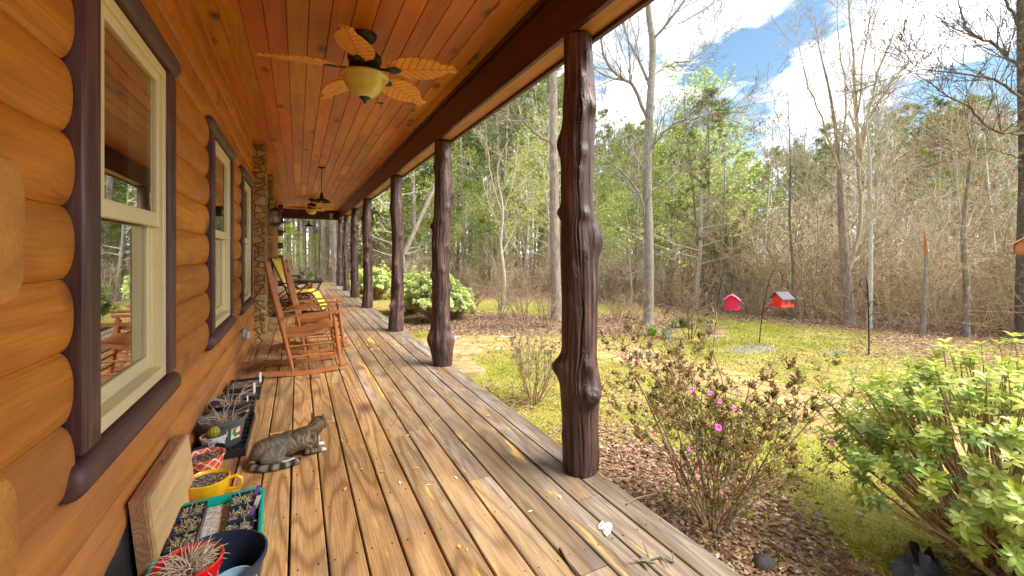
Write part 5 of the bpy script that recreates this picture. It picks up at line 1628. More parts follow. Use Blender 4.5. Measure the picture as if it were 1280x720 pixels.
# far woods: merged, beyond the trees one can tell apart
def far_woods():
    random.seed(62); b = MB(); l = MB()
    for k in range(420):
        px = U(330, 1600); de = edge_d(px); d = max(36, de + 24) + 26 * rnd(); x, y = atd(px, d)
        H = min(24, top(px, d, U(-2, 60))); r = .14
        b.tube([(x, y, GZ), (x + U(-.3,.3), y, GZ + H*.5), (x + U(-.4,.4), y, GZ + H)], [r, r*.8, .03], 5, cap=False)
        for q in range(70):
            u = rnd(); z = GZ + H * (.45 + .55 * u); rr = 2.1 * math.sin((u*.75 + .25) * PI) ** .7 * math.sqrt(rnd()); a = U(0, 2*PI)
            needle_tuft(l, Vector((x + math.cos(a)*rr, y + math.sin(a)*rr, z)), Vector((U(-.5,.5), U(-.5,.5), 1)).normalized(), .55, 5, PINE_G)
        for q in range(46):
            a = U(0, 2*PI); rr = 2.6 * rnd()
            needle_tuft(l, Vector((x + math.cos(a)*rr, y + math.sin(a)*rr, GZ + U(0, 6.5))), Vector((U(-.5,.5), U(-.5,.5), 1)).normalized(), .6, 4, [(.26,.22,.13), (.30,.26,.17), (.20,.20,.10), (.22,.25,.12)])
        for q in range(10):
            a = U(0, 2*PI); z = GZ + H * U(.2, .9); b.tube([(x, y, z), (x + math.cos(a)*1.3, y + math.sin(a)*1.3, z + U(.2, .9))], [.03, .01], 3, cap=False)
    o = b.build('far_woods', MAT['bark_pine'], smooth=0); tag(o, 'far pine wood behind everything', 'woods', kind='stuff')
    o = l.build('far_woods_foliage', MAT['needles'], smooth=0); tag(o, 'needles of the far pine wood', 'woods', kind='stuff')
far_woods()

# ------------------------------------------------------------------ single trees with a shape of their own
def P3(px, py, d):
    x, y = atd(px, d); return Vector((x, y, zat(py, d)))
def own_tree(name, label, trunk, limbs, mat, twmat, P, dense=1.0, sides=12, flare=1.35, lr_=.8):
    """trunk / limbs: lists of (px, py, d, r)"""
    root = thing(name, label, 'tree')
    b = MB(); pts = [P3(a, b_, c) for a, b_, c, r in trunk]; rad = [q[3] for q in trunk]
    # resample smoothly
    def smooth(pts, rad, k=5):
        o, ro = [], []
        for i in range(len(pts) - 1):
            q = [pts[min(max(i + s, 0), len(pts) - 1)] for s in (-1, 0, 1, 2)]
            for j in range(k):
                t = j / k
                o.append(.5 * ((2*q[1]) + (q[2]-q[0])*t + (2*q[0]-5*q[1]+4*q[2]-q[3])*t*t + (3*q[1]-q[0]-3*q[2]+q[3])*t**3)); ro.append(rad[i] + (rad[i+1]-rad[i])*t)
        o.append(pts[-1]); ro.append(rad[-1]); return o, ro
    tp, tr = smooth(pts, rad); tr[0] *= flare; tr[1] *= 1.1
    tr = [r * (1 + .05 * mnoise.noise(Vector((i*.9, 1, 1)))) for i, r in enumerate(tr)]
    b.tube(tp, tr, sides); b.build('trunk', MAT[mat], root, smooth=80)
    c = MB()
    for lb in limbs:
        pts = [P3(a, b_, c_) for a, b_, c_, r in lb]; lp, lr = smooth(pts, [q[3] * lr_ for q in lb], 4)
        lp = [p + Vector((U(-.02,.02), U(-.02,.02), U(-.02,.02))) for p in lp]
        c.tube(lp, lr, 7)
        n = int(dense * len(lp) * 1.2)
        for k in range(n):
            i = random.randrange(2, len(lp)); dd = (lp[min(i+1, len(lp)-1)] - lp[i-1]).normalized()
            grow(c, lp[i], (rot_about(dd, R(U(25, 60))) + Vector((0,0,.15))), U(.5, 1.5) * (.75 + lr[i] * 14), max(.005, lr[i] * .38), 1, P)
    c.build('branches', MAT[twmat], root, smooth=60)
    pin(root, (pts and (P3(trunk[0][0], trunk[0][1], trunk[0][2]).x, P3(trunk[0][0], trunk[0][1], trunk[0][2]).y, GZ)))
    return root
random.seed(404)
PT = {'min': .0034, 1: (7, .17, .06, (4, 7), .15, .55, 36, 5), 2: (5, .18, .05, (3, 5), .2, .55, 34, 4), 3: (4, .2, .03, 0, 0, 0, 0, 3)}
D = 9.6
own_tree('bare_oak', 'big bare oak with pale lichen spotted trunk standing in the leaf bed', [(810,408,D,.125),(811,370,D,.11),(811,300,D,.105),(809,220,D,.10),(812,140,D,.09),(816,60,D,.075),(810,0,D,.06),(818,-90,D,.045),(815,-180,D,.02)],
    [[(807,275,D,.035),(800,245,D-.2,.035),(785,222,D-.4,.028),(765,205,D-.6,.022),(745,192,D-.8,.014)],
     [(810,150,D,.06),(793,110,D-.2,.055),(775,95,D-.5,.045),(757,75,D-.7,.04),(750,40,D-.8,.03),(738,0,D-1,.02)],
     [(812,110,D,.05),(797,70,D+.3,.045),(783,45,D+.5,.035),(776,5,D+.6,.03),(770,-60,D+.8,.015)],
     [(812,188,D,.035),(826,170,D-.2,.032),(845,152,D-.4,.028),(872,148,D-.6,.022),(902,140,D-.8,.016),(930,142,D-.9,.009)],
     [(815,95,D,.04),(838,80,D+.2,.034),(862,76,D+.4,.028),(882,62,D+.5,.02),(896,45,D+.6,.012)],
     [(815,50,D,.045),(840,22,D-.2,.038),(858,-5,D-.3,.03),(872,-50,D-.5,.02)],
     [(813,20,D,.04),(800,-20,D+.3,.03),(785,-70,D+.5,.02)], [(816,-40,D,.035),(840,-80,D,.03),(850,-130,D,.015)],
     [(809,215,D,.025),(790,190,D+.5,.022),(770,160,D+.9,.015),(755,140,D+1.2,.01)], [(811,240,D,.02),(835,225,D+.4,.016),(850,200,D+.8,.01)]],
    'bark_grey', 'bark_grey', PT, 1.15, lr_=.72)
D = 10.2
own_tree('pine_tree', 'tall straight pine trunk with one crooked dead limb, left of the nearest post', [(696,400,D,.135),(694,330,D,.12),(693,250,D,.11),(692,170,D,.10),(692,90,D,.09),(693,0,D,.08),(695,-120,D,.05)],
    [[(690,178,D,.035),(672,170,D-.3,.032),(655,152,D-.5,.028),(635,150,D-.7,.022),(618,142,D-.8,.014)], [(694,120,D,.02),(708,110,D,.016),(722,90,D,.01)], [(692,60,D,.03),(665,40,D,.02),(640,35,D,.012)], [(693,-20,D,.03),(725,-50,D,.02)]],
    'bark_pine', 'bark_pine', PT, .35)
D = 9.4
own_tree('bare_tree', 'tall tree with several thin stems rising from one dark trunk, right of the feeders', [(1062,408,D,.115),(1060,370,D,.095),(1056,325,D,.085),(1052,270,D,.07),(1050,220,D,.05),(1044,160,D,.032),(1036,110,D,.024),(1024,60,D,.012),(1018,20,D,.005)],
    [[(1058,345,D,.06),(1070,310,D+.1,.055),(1076,260,D+.1,.05),(1073,200,D+.1,.045),(1072,140,D+.1,.038),(1066,70,D+.1,.028),(1062,0,D,.018)],
     [(1073,215,D+.1,.035),(1084,150,D,.03),(1098,90,D-.1,.024),(1118,40,D-.2,.016),(1130,-10,D-.2,.01)], [(1074,190,D+.1,.03),(1090,140,D+.4,.025),(1120,100,D+.6,.018),(1150,50,D+.8,.01)],
     [(1049,215,D,.03),(1032,160,D-.3,.025),(1012,110,D-.5,.018),(1000,60,D-.6,.01)], [(1050,200,D,.025),(1058,130,D-.2,.022),(1050,60,D-.3,.016),(1046,0,D-.3,.01)],
     [(1072,150,D+.1,.025),(1078,80,D,.02),(1088,20,D,.012)], [(1050,240,D,.02),(1020,215,D+.4,.016),(990,205,D+.7,.009)], [(1075,240,D,.02),(1105,215,D-.4,.014),(1135,205,D-.6,.009)]],
    'bark_pine', 'twig_tan', {**PT, 1: (6, .12, .10, (5, 8), .12, .5, 26, 4)}, 1.0)
D = 7.7
own_tree('bare_tree', 'dark trunked tree at the right edge whose limbs reach over the lawn', [(1279,428,D,.105),(1278,380,D,.095),(1279,300,D,.085),(1281,200,D,.08),(1278,100,D,.07),(1277,0,D,.06),(1280,-120,D,.04)],
    [[(1279,92,D,.04),(1255,65,D-.1,.036),(1236,52,D-.2,.03),(1212,40,D-.3,.024),(1200,10,D-.3,.016),(1196,-20,D-.3,.01)],
     [(1279,125,D,.035),(1250,103,D-.3,.03),(1222,96,D-.5,.025),(1180,90,D-.7,.018),(1130,88,D-.9,.010)],
     [(1281,168,D,.035),(1255,166,D-.2,.03),(1235,158,D-.4,.026),(1212,135,D-.5,.022),(1185,118,D-.6,.016),(1150,96,D-.7,.009)],
     [(1280,40,D,.035),(1262,10,D,.03),(1250,-30,D,.02)], [(1280,150,D,.03),(1310,130,D,.024),(1345,120,D,.014)], [(1278,60,D,.03),(1300,20,D,.02)],
     [(1281,205,D,.022),(1258,192,D+.4,.018),(1225,186,D+.7,.012),(1195,190,D+.9,.008)]],
    'bark_dark', 'bark_dark', {**PT, 'min': .0036}, .85, lr_=.7)
for (px, py, tp_, r, lab) in ((1157,418,275,.055,'thin dark snag with an orange broken top at the wood edge'), (1207,421,230,.06,'dark straight trunk between the orange topped snag and the right edge tree'),
                         (990,401,215,.04,'dark slender trunk just right of the red feeder'), (628,388,262,.07,'pale slim trunk between the second post and the tall pine trunk'), (1086,412,200,.05,'pale thin trunk right beside the many stemmed tree')):
    D = F_PX * 1.6 / (py - 316) + .1; random.seed(int(px))
    if px == 1157:
        root = thing('snag', lab, 'dead tree'); b = MB(); p = [P3(1153,418,D), P3(1156,370,D), P3(1158,320,D)]; b.tube(p, [.05,.036,.03], 9); b.build('trunk', MAT['bark_grey'], root)
        b = MB(); p = [P3(1158,320,D), P3(1157,300,D), P3(1155,288,D)]; b.tube(p, [.031,.024,.008], 7); b.build('broken_top', MAT['feeder_brown'], root)
        b = MB(); p = [P3(1159,320,D), P3(1170,300,D), P3(1186,275,D), P3(1200,262,D)]; b.tube(p, [.02,.016,.012,.007], 5); grow(b, p[2], (.5,.2,1), 1.0, .01, 2, PT); b.build('branches', MAT['bark_grey'], root)
        pin(root, (*atd(1153, D), GZ)); continue
    own_tree('bare_tree', lab, [(px,py,D,r),(px+U(-2.5,2.5),(py*2+tp_)/3,D,r*.85),(px+U(-3,3),(py+2*tp_)/3,D,r*.72),(px+U(-4,4),tp_,D,r*.5),(px+U(-8,8),tp_-50,D,r*.25),(px+U(-10,10),tp_-90,D,.006)],
        [[(px,tp_+40+s*14,D,r*.25),(px+s*16,tp_+6+s*12,D+U(-.4,.4),r*.18),(px+s*26,tp_-45,D+U(-.5,.5),r*.1)] for s in (-1, 1)] + [[(px,tp_+5,D,r*.35),(px+s*14,tp_-40,D,r*.25),(px+s*20,tp_-90,D,r*.12)] for s in (-1, 1)], 'bark_mid' if r < .062 and px > 900 and px != 1086 else 'bark_pale', 'twig_tan', PT, .6)
# pine with dark trunk at the lawn edge left of the feeders
random.seed(9)
pn = proto_pine(113, 6.3, .30, [(.10,.13,.022), (.17,.21,.025), (.07,.10,.02), (.22,.22,.04)], .15, 6, 1.25, rad0=.075, wide=.22, mat='bark_pine', broken=True)
pn.location = (*atd(887, 12.6), GZ); tag(pn, 'young pine with dark trunk and ragged yellow green crown left of the feeders', 'tree')
pn2 = proto_pine(114, 4.9, .22, PINE_Y, .15, 6, 1.1, rad0=.05, wide=.2, name='young_pine', broken=False)
pn2.location = (*atd(925, 13.8), GZ); tag(pn2, 'small bright green pine close behind the pink feeder', 'tree')
pn3 = proto_pine(115, 2.3, .08, [(.13,.21,.02), (.20,.28,.02)], .12, 7, .9, rad0=.03, wide=.33, name='young_cedar', broken=False)
pn3.location = (*atd(905, 12.2), GZ); tag(pn3, 'low bright green cedar at the foot of the ragged young pine', 'tree')
# light green young tree beyond the porch end
for (px, d, h, lab) in ((368, 19.5, 2.9, 'bright green young pine standing right behind the far end of the deck'), (398, 23, 2.6, 'smaller green pine beyond the far deck end, to the right'), (352, 22, 3.6, 'bright green pine beside the far house corner')):
    c = place(greens[0], px, d, h, 5.5, lab)
random.seed(55)
for k in range(34):     # grove of straight trunks beyond the porch end
    px = U(372, 470); d = U(22, 46); x, y = atd(px, d)
    if free(x, y, .5): place(random.choice(pines[:2] + pines[3:]), px, d, U(13, 18), 14, 'straight pine in the %s grove beyond the far end of the porch' % dist_word(d))
# leaning dead trunk behind the second post
root = thing('fallen_tree', 'pale dead trunk leaning across the wood behind the second post', 'dead tree')
b = MB(); b.tube([P3(505,318,14), P3(524,276,14.3), P3(546,228,14.6), P3(552,214,14.7)], [.075,.07,.06,.03], 9); b.build('trunk', MAT['bark_pine'], root); pin(root, (*atd(505, 14), GZ))

# ------------------------------------------------------------------ shrubs and plants of the yard
random.seed(71)
def place_shrub(kind, px, py, h, label, H0):
    d = F_PX * 1.6 / (py - 316); return place(kind, px, d, h, H0, label, 'bare shrubs in the leaf bed')
yard = proto_shrub(161, 1.6, 9, [(.35,.20,.10)], 40, 'twig_brown', spreadz=.5)
yard['group'] = 'bare shrubs in the leaf bed'
for (px, py, h, lab) in ((655,410,1.45,'bare grey shrub with upright stems left of the nearest post'), (626,399,1.25,'bare reddish shrub in the leaf bed, left of the tall pine trunk'), (683,409,1.0,'small bare shrub at the foot of the tall pine trunk'),
                         (772,400,.8,'small bare shrub left of the big oak, the farther of two'), (782,416,.95,'bare shrub left of the big oak, the nearer of two'), (862,424,1.05,'bare shrub with few upright stems growing out of the green clump'), (878,430,.7,'thin bare shrub next to the first feeder pole'), (590,392,1.0,'bare shrub right of the light green bushes')):
    place_shrub(yard, px, py, h, lab, 1.6)
def clump(label, px, py, r, n, col, name='green_clump', group=None):
    d = F_PX * 1.6 / (py - 316); x, y = atd(px, d); b = MB()
    for k in range(n):
        a = U(0, 2*PI); p = Vector((math.cos(a)*r*.3*rnd(), math.sin(a)*r*.3*rnd(), 0)); g = U(.6, 1.4); b.col = tuple(v_*g for v_ in col)
        dd = Vector((math.cos(a)*U(.1,.7), math.sin(a)*U(.1,.7), 1)).normalized(); s = dd.cross(Vector((0,0,1))).normalized() * .008
        L = r * U(1, 1.9); q = p + dd*L*.6; e = q + (dd + Vector((math.cos(a)*.5, math.sin(a)*.5, -.5))).normalized()*L*.4
        b._add([tuple(p-s), tuple(p+s), tuple(q+s), tuple(q-s), tuple(e)]); n0 = len(b.v) - 5; b.face(n0, n0+1, n0+2, n0+3); b.face(n0+3, n0+2, n0+4)
    o = b.build(name, MAT['grass_blades'], smooth=0, loc=(x, y, gz(x, y))); tag(o, label, 'plant', group)
clump('dark green strap leaved clump under the bare shrub', 855, 410, .20, 110, (.06,.20,.03))
clump('small fresh green clump beside the grey pail', 816, 420, .14, 60, (.16,.36,.03))
clump('low green clump right of the grey pail', 843, 408, .12, 40, (.20,.34,.05))
# grey pail / garden ornament
root = thing('garden_pail', 'small grey blue pail with a green label standing in the leaf bed', 'pail')
b = MB(); b.lathe((0,0,0), [(.075,0),(.08,.006),(.092,.05),(.088,.055),(.083,.19),(.088,.2),(.08,.203),(.07,.19),(.065,.02),(.01,.02)], 24); b.build('pail', MAT['pail_grey'], root, smooth=50)
x, y = at(834, 424); ang = math.atan2(-y, -x)
b = MB(); rings = []
for i in range(7):
    a = ang - .45 + .9*i/6; rings.append([(math.cos(a)*r_, math.sin(a)*r_, z) for r_, z in ((.0885,.08),(.0865,.16),(.0845,.16),(.0865,.08))])
b.loft(rings); b.build('label', MAT['label_green'], root)
root.location = (x, y, gz(x, y))
# molehill, cut log, dark stones
def lump(name, label, cat, px, py, r, h, mat, seed):
    random.seed(seed); x, y = at(px, py); b = MB(); rings = []
    for j in range(7):
        t = j / 6; rings.append([(math.cos(2*PI*k/18)*r*math.cos(t*PI/2.05)*(1+.2*mnoise.noise(Vector((k*.7, j, seed)))), math.sin(2*PI*k/18)*r*.7*math.cos(t*PI/2.05)*(1+.2*mnoise.noise(Vector((k*.9, j, seed+3)))), h*math.sin(t*PI/2.05) - .01) for k in range(18)])
    b.loft(rings); o = b.build(name, mat, smooth=50, loc=(x, y, gz(x, y))); tag(o, label, cat)
lump('earth_mound', 'small bare earth mound in the grass behind the first feeder pole', 'mound', 897, 417, .22, .09, MAT['block_brown'], 3)
lump('dark_stone', 'small black stone in the brown leaves by the pink flowered bush', 'stone', 955, 706, .07, .06, MAT['dark_stone'], 4)
root = thing('cut_log', 'short cut log lying at the lawn edge behind the second post', 'log'); b = MB(); x, y = at(590, 373)
b.tube([(-.22,0,.14),(.22,.05,.14)], .15, 14); b.build('log', MAT['bark_dark'], root); root.location = (x, y, GZ); 
# black cloth / pot lying under the bright bush
random.seed(13); b = MB(); rings = []
for j in range(5):
    rings.append([(math.cos(2*PI*k/16)*(.17-.025*j)*U(.75,1.2), math.sin(2*PI*k/16)*(.10-.014*j)*U(.75,1.2), .015 + .022*j*U(.5,1.4)) for k in range(16)])
b.loft(rings); x, y = at(1150, 712); o = b.build('plastic_sheet', MAT['black_plastic'], smooth=25, loc=(x, y, gz(x, y))); tag(o, 'crumpled black plastic on the ground under the bright green bush', 'plastic sheet')

# --- azalea with a few pink flowers
def azalea(name, label, x, y, H, W_, nst, nleaf, flowers, seed, green=.45, cat='shrub'):
    random.seed(seed); root = thing(name, label, cat); c = MB(); tips = []
    P = {'min': .0013, 0: (7, .17, .05, (5, 9), .14, .52, 34, 6), 1: (5, .18, .06, (4, 7), .2, .5, 36, 4), 2: (4, .18, .08, (2, 4), .3, .5, 34, 3), 3: (3, .2, .1, 0, 0, 0, 0, 3)}
    for k in range(nst):
        a = 2*PI*k/nst + U(-.3,.3); s = U(.15, 1.0) * W_ / H * 1.1
        dd = Vector((math.cos(a)*s, math.sin(a)*s, 1)).normalized()
        grow(c, (math.cos(a)*.05, math.sin(a)*.05, -.03), dd, H * U(.62, .95) * (1.0 + .25*min(s,1)), .0068, 0, P, tips)
    c.build('stems', MAT['twig_brown'], root, smooth=60)
    l = MB(); zmax = max(p.z for p, _, _ in tips)
    for q in range(nleaf):
        p, d, _ = random.choice(tips); t = p.z / zmax; d = (d + Vector((0,0,.3))).normalized()
        isg = rnd() < green + .25 * (1 - t)
        cc = random.choice([(.17,.20,.035), (.11,.15,.03), (.25,.27,.05)]) if isg else random.choice([(.24,.10,.045), (.32,.15,.06), (.16,.065,.035), (.36,.22,.10)])
        nn = random.randint(2, 5) 
        for z in range(nn):
            g = U(.7, 1.3); l.col = tuple(v_*g for v_ in cc); leafquad(l, p - d * U(0, .03), rot_about(d, R(U(20, 75))), U(.016, .034), U(.007, .013))
    l.build('leaves', MAT['leaves'], root, smooth=0)['kind'] = 'stuff'
    root.location = (x, y, gz(x, y))
    loc = Vector(root.location)
    for (px, py, d, s) in flowers:
        f = MB(); f.col = (1,1,1); ctr = P3(px, py, d) - loc; ax = Vector((-.45, -.8, .35)).normalized(); u = ax.cross(Vector((0,0,1))).normalized(); v_ = ax.cross(u)
        ax = (ax + Vector((U(-.5,.5), U(-.3,.3), U(-.3,.3)))).normalized()
        for k in range(5):
            a = 2*PI*k/5 + U(-.15,.15); dr = u*math.cos(a) + v_*math.sin(a); sd_ = u*(-math.sin(a)) + v_*math.cos(a)
            rings = []
            for (t, w__, h_) in ((0, .004, 0), (.4, .011, .006), (.75, .014, .007), (1.0, .006, .003)):
                p = ctr + dr*(.017*s*t) + ax*(h_*s); rings.append([tuple(p - sd_*w__*s*.75), tuple(p + ax*.0016*s), tuple(p + sd_*w__*s*.75), tuple(p - ax*.0008)])
            f.loft(rings)
        f.tube([ctr - ax*.02*s, ctr], [.002, .005], 6)
        f.build('flower', MAT['flower_pink'], root, smooth=60)
    return root
FL = [(865,487,2.42,.8),(886,492,2.5,.85),(899,502,2.38,.85),(918,511,2.42,.7),(897,535,2.2,1.1),(816,540,2.35,.6),(957,528,2.4,.75),(1039,553,2.35,.85),(861,561,2.2,.5)]
ax_, ay_ = at(894, 655)
azalea('azalea_bush', 'large sparse azalea with bronze leaves and a few pink flowers beside the deck', ax_, ay_, 1.02, .74, 21, 3500, FL, 81, .36)
ax_, ay_ = at(668, 502)
azalea('azalea_bush', 'smaller nearly leafless azalea growing just left of the nearest post', ax_, ay_, .85, .38, 13, 330, [], 82, .75)
for i, (px, py, h, lab) in enumerate(((478, 372, .9, 'reddish leaved low bush between the third and fourth posts'), (846, 448, .5, 'thin seedling shrub at the path edge left of the pink flowered bush'))):
    ax_, ay_ = at(px, py); azalea('small_shrub', lab, ax_, ay_, h, h*.5, 8 if i == 0 else 3, 420 if i == 0 else 40, [], 83 + i, .5)

# --- evergreen bush with whorls of bright leaves
def rhodo(name, label, R_, H, ntip, seed, L0=.074, pale=0):
    random.seed(seed); root = thing(name, label, 'bush'); c = MB(); l = MB()
    for k in range(ntip):
        a = U(0, 2*PI); u = rnd(); el = math.acos(1 - u*1.12) if u < .9 else PI/2 * U(.9, 1.12)
        rr = U(.68, 1.05) * (1 + .38 * mnoise.noise(Vector((math.cos(a)*2, math.sin(a)*2, el*2 + seed))))
        tip = Vector((math.sin(el)*math.cos(a)*R_*rr, math.sin(el)*math.sin(a)*R_*rr, H*.42 + math.cos(el)*H*.58*rr))
        if k % 3 == 0 or k < 40:
            base = Vector((U(-.07,.07), U(-.07,.07), -.02)); mid = base.lerp(tip, .5) + Vector((U(-.08,.08), U(-.08,.08), -.04*H)) + Vector((0,0,.06))
            pts = []
            for i in range(8):
                t = i/7; pts.append(base*(1-t)**2 + mid*2*t*(1-t) + tip*t*t + Vector((U(-.008,.008), U(-.008,.008), 0)))
            r0 = .017 if k % 12 == 0 else .007
            c.tube(pts, [r0*(1-t/8) + .0018 for t in range(8)], 6)
        else:
            inner = tip * U(.62, .8) + Vector((U(-.06,.06), U(-.06,.06), -.03)); c.tube([inner, inner.lerp(tip, .5) + Vector((0,0,-.012)), tip], [.0035,.003,.002], 4)
        ax = (Vector((tip.x, tip.y, (tip.z - H*.35)*1.2)).normalized() + Vector((0,0,.75))).normalized()
        young = min(1, max(0, .42 + .9*(tip.z/H - .35) + U(-.35,.35)))  # stronger light higher up painted as yellower leaves, mixed with leaf age
        cy_ = Vector((.52,.60,.06)).lerp(Vector((.66,.68,.20)), rnd()); cb = Vector((.24,.42,.16)).lerp(Vector((.36,.52,.11)), rnd())
        for w_ in range(2 if rnd() < .7 else 3):
            q = tip - ax * (.028*w_ + U(0,.01)); nn = random.randint(5, 8); ph = U(0, 6)
            for z in range(nn):
                aa = ph + 2*PI*z/nn + U(-.2,.2); s0 = ax.cross(Vector((.3,.2,1))).normalized(); s1 = ax.cross(s0)
                out = (s0*math.cos(aa) + s1*math.sin(aa)); tilt = U(.15,.9) - .3*w_
                d = (out + ax*tilt).normalized(); L = L0*U(.65,1.2)*(1 if w_ else .85); wd = L*.42
                sd_ = d.cross(ax).normalized()*wd*.5; up = sd_.cross(d).normalized(); 
                if up.z < 0: up = -up
                g = U(.75,1.25); cc = cb.lerp(cy_, max(0, young - .28*w_)).lerp(Vector((.72,.80,.38)), pale); l.col = tuple(v_*g for v_ in cc)
                p0 = q; p1 = q + d*L*.35 + up*wd*.06; p2 = q + d*L*.75; p3 = q + d*L - up*L*.07; e = up*wd*.16
                l._add([tuple(p0), tuple(p1 + sd_*.9 + e), tuple(p2 + sd_*.85 + e*.8), tuple(p3), tuple(p2 - sd_*.85 + e*.8), tuple(p1 - sd_*.9 + e), tuple(p1), tuple(p2)])
                n0 = len(l.v) - 8
                for f in ((0,1,6), (1,2,7,6), (2,3,7), (0,6,5), (6,7,4,5), (7,3,4)): l.face(*[n0 + i for i in f])
    c.build('stems', MAT['stem_rhodo'], root, smooth=60); l.build('leaves', MAT['glossy_leaves'], root, smooth=180)['kind'] = 'stuff'
    return root
rb = rhodo('evergreen_bush', 'large bright yellow green evergreen bush at the right foreground', .76, 1.10, 600, 91, .055)
rb.location = (3.16, .80, GZ); rb['group'] = 'bright evergreen bushes'
rs = rhodo('evergreen_bush', 'x', .66, 1.15, 420, 92, .09, .55); rs['group'] = 'bright evergreen bushes'
dup = prep_copy(rs)
for i, (px, py, s, lab) in enumerate(((543, 402, 1.0, 'light green evergreen bush half behind the second post'), (516, 392, .95, 'light green evergreen bush just right of the third post'), (470, 374, 1.0, 'green evergreen bush seen between third and fourth posts'), (570, 398, .7, 'small light green bush peeking right of the second post'), (452, 368, .9, 'green bush seen between the fourth and fifth posts'))):
    o = rs if i == 0 else dup(); x, y = at(px, py); o.location = (x, y, GZ); o.scale = (s, s, s); o.rotation_euler = (0, 0, i*1.3); o['label'] = lab

# ------------------------------------------------------------------ bird feeders on iron hooks
def hook_pole(label, parts, base):
    root = thing('garden_hook', label, 'garden hook', (0,0,0), 0, 'iron hooks in the lawn'); b = MB()
    for i, (pts, d, r) in enumerate(parts):
        P = [P3(a, b_, d) for a, b_ in pts]; o, n = [], len(P)
        for j in range(n - 1):
            q = [P[min(max(j + s, 0), n - 1)] for s in (-1, 0, 1, 2)]
            for k in range(5):
                t = k/5; o.append(.5*((2*q[1]) + (q[2]-q[0])*t + (2*q[0]-5*q[1]+4*q[2]-q[3])*t*t + (3*q[1]-q[0]-3*q[2]+q[3])*t**3))
        o.append(P[-1]); b = MB(); b.tube(o, r, 7); b.build('pole' if i == 0 else 'hook', MAT['black_metal'], root, smooth=60)
    pin(root, (*base, GZ))
hook_pole('leaning iron hook pole carrying the pink feeder', [([(892,434),(895,400),(900,362),(902,350)], 7.3, .008), ([(902,352),(900,345),(893,343),(889,348)], 7.3, .006), ([(902,352),(904,343),(910,340),(915,345),(916,352),(915,361)], 7.3, .006)], atd(892, 7.3))
hook_pole('leaning iron hook pole carrying the red feeder', [([(949,429),(952,400),(957,370),(962,350)], 7.4, .008), ([(962,350),(965,341),(971,338),(977,342),(978,350),(977,360)], 7.4, .006)], atd(949, 7.4))
D = 6.65
hook_pole('iron pole with four empty curled hooks to the right of the feeders', [([(1086,446),(1086,410),(1085,370),(1084,354)], D, .010), ([(1084,356),(1083,350),(1079,348),(1075,352),(1075,358)], D, .007), ([(1085,372),(1081,365),(1073,362),(1065,366),(1064,374)], D, .006), ([(1086,384),(1088,378),(1092,376),(1094,379),(1093,383)], D, .006), ([(1086,397),(1091,392),(1099,391),(1107,396),(1108,401)], D, .006)], atd(1086, D))
def feeder(name, label, px, py, d, curved, mb, mr, rz):
    root = thing(name, label, 'bird feeder', (0,0,0), 0, 'bird feeders hanging in the yard')
    w_, dp, h = .105, .09, .15
    b = MB(); b.cbox(-w_, w_, -dp, dp, .012, h, .004); b.build('body', mb, root, smooth=30)
    b = MB(); b.cbox(-w_-.035, w_+.035, -dp-.03, dp+.03, 0, .0115, .003); b.cbox(-w_-.035, w_+.035, -dp-.03, -dp-.022, .012, .035, .002); b.cbox(-w_-.035, w_+.035, dp+.022, dp+.03, .012, .035, .002); b.build('tray', mb, root, smooth=30)
    # gable walls and roof, ridge along x
    b = MB(); 
    prof = [(-dp-.045, h-.012), (-dp*.62, h+.055), (0, h+.085), (dp*.62, h+.055), (dp+.045, h-.012)] if curved else [(-dp-.05, h-.02), (0, h+.095), (dp+.05, h-.02)]
    for x in (-w_, w_-.012): b.loft([[(x_, y, z) for y, z in [(-dp, h+.0005)] + [(q*.8, zz-.012) for q, zz in prof[1:-1]] + [(dp, h+.0005)]] for x_ in (x, x+.012)])
    b.build('gable', mb, root, smooth=20)
    b = MB(); b.loft([[(x, y, z) for y, z in prof] + [(x, y, z + .010) for y, z in prof[::-1]] for x in (-w_-.035, w_+.035)]); b.build('roof', mr, root, smooth=20)
    b = MB(); b.tube([(0,0,h+.09),(0,0,h+.13)], .003, 5); b.build('hanger', MAT['steel'], root)
    b = MB()
    for y in (-dp-.0015, dp+.0003): b.box(-.03, .03, y, y+.0012, .04, .11)
    for y in (-dp-.003, dp+.0016):
        b.box(-.003, .003, y, y+.0012, .04, .11); b.box(-.03, -.0031, y, y+.0012, .072, .078); b.box(.0031, .03, y, y+.0012, .072, .078)
    b.build('window', mr, root, smooth=0)
    root.location = P3(px, py, d); root.rotation_euler = (0, 0, rz)
feeder('bird_feeder', 'pink red barn shaped bird feeder with rounded roof', 915, 386, 7.3, True, MAT['feeder_pink'], MAT['feeder_roof_pink'], R(35))
feeder('bird_feeder', 'red orange bird feeder with grey roof', 977, 383, 7.4, False, MAT['feeder_red'], MAT['shingle_grey'], R(-10))
feeder('bird_feeder', 'plain brown wooden bird feeder hanging at the right edge tree', 1279, 318, 6.6, False, MAT['feeder_brown'], MAT['feeder_brown'], R(20))
b = MB(); p = P3(1279, 318, 6.6); b.tube([p + Vector((0,0,.27)), p + Vector((.0,0,.9)), p + Vector((.05,.0,1.66))], .003, 5)
o = b.build('hanging_wire', MAT['black_metal']); tag(o, 'wire from which the plain brown feeder hangs', 'wire'); rebase(o, tuple(p + Vector((0,0,1.6))))

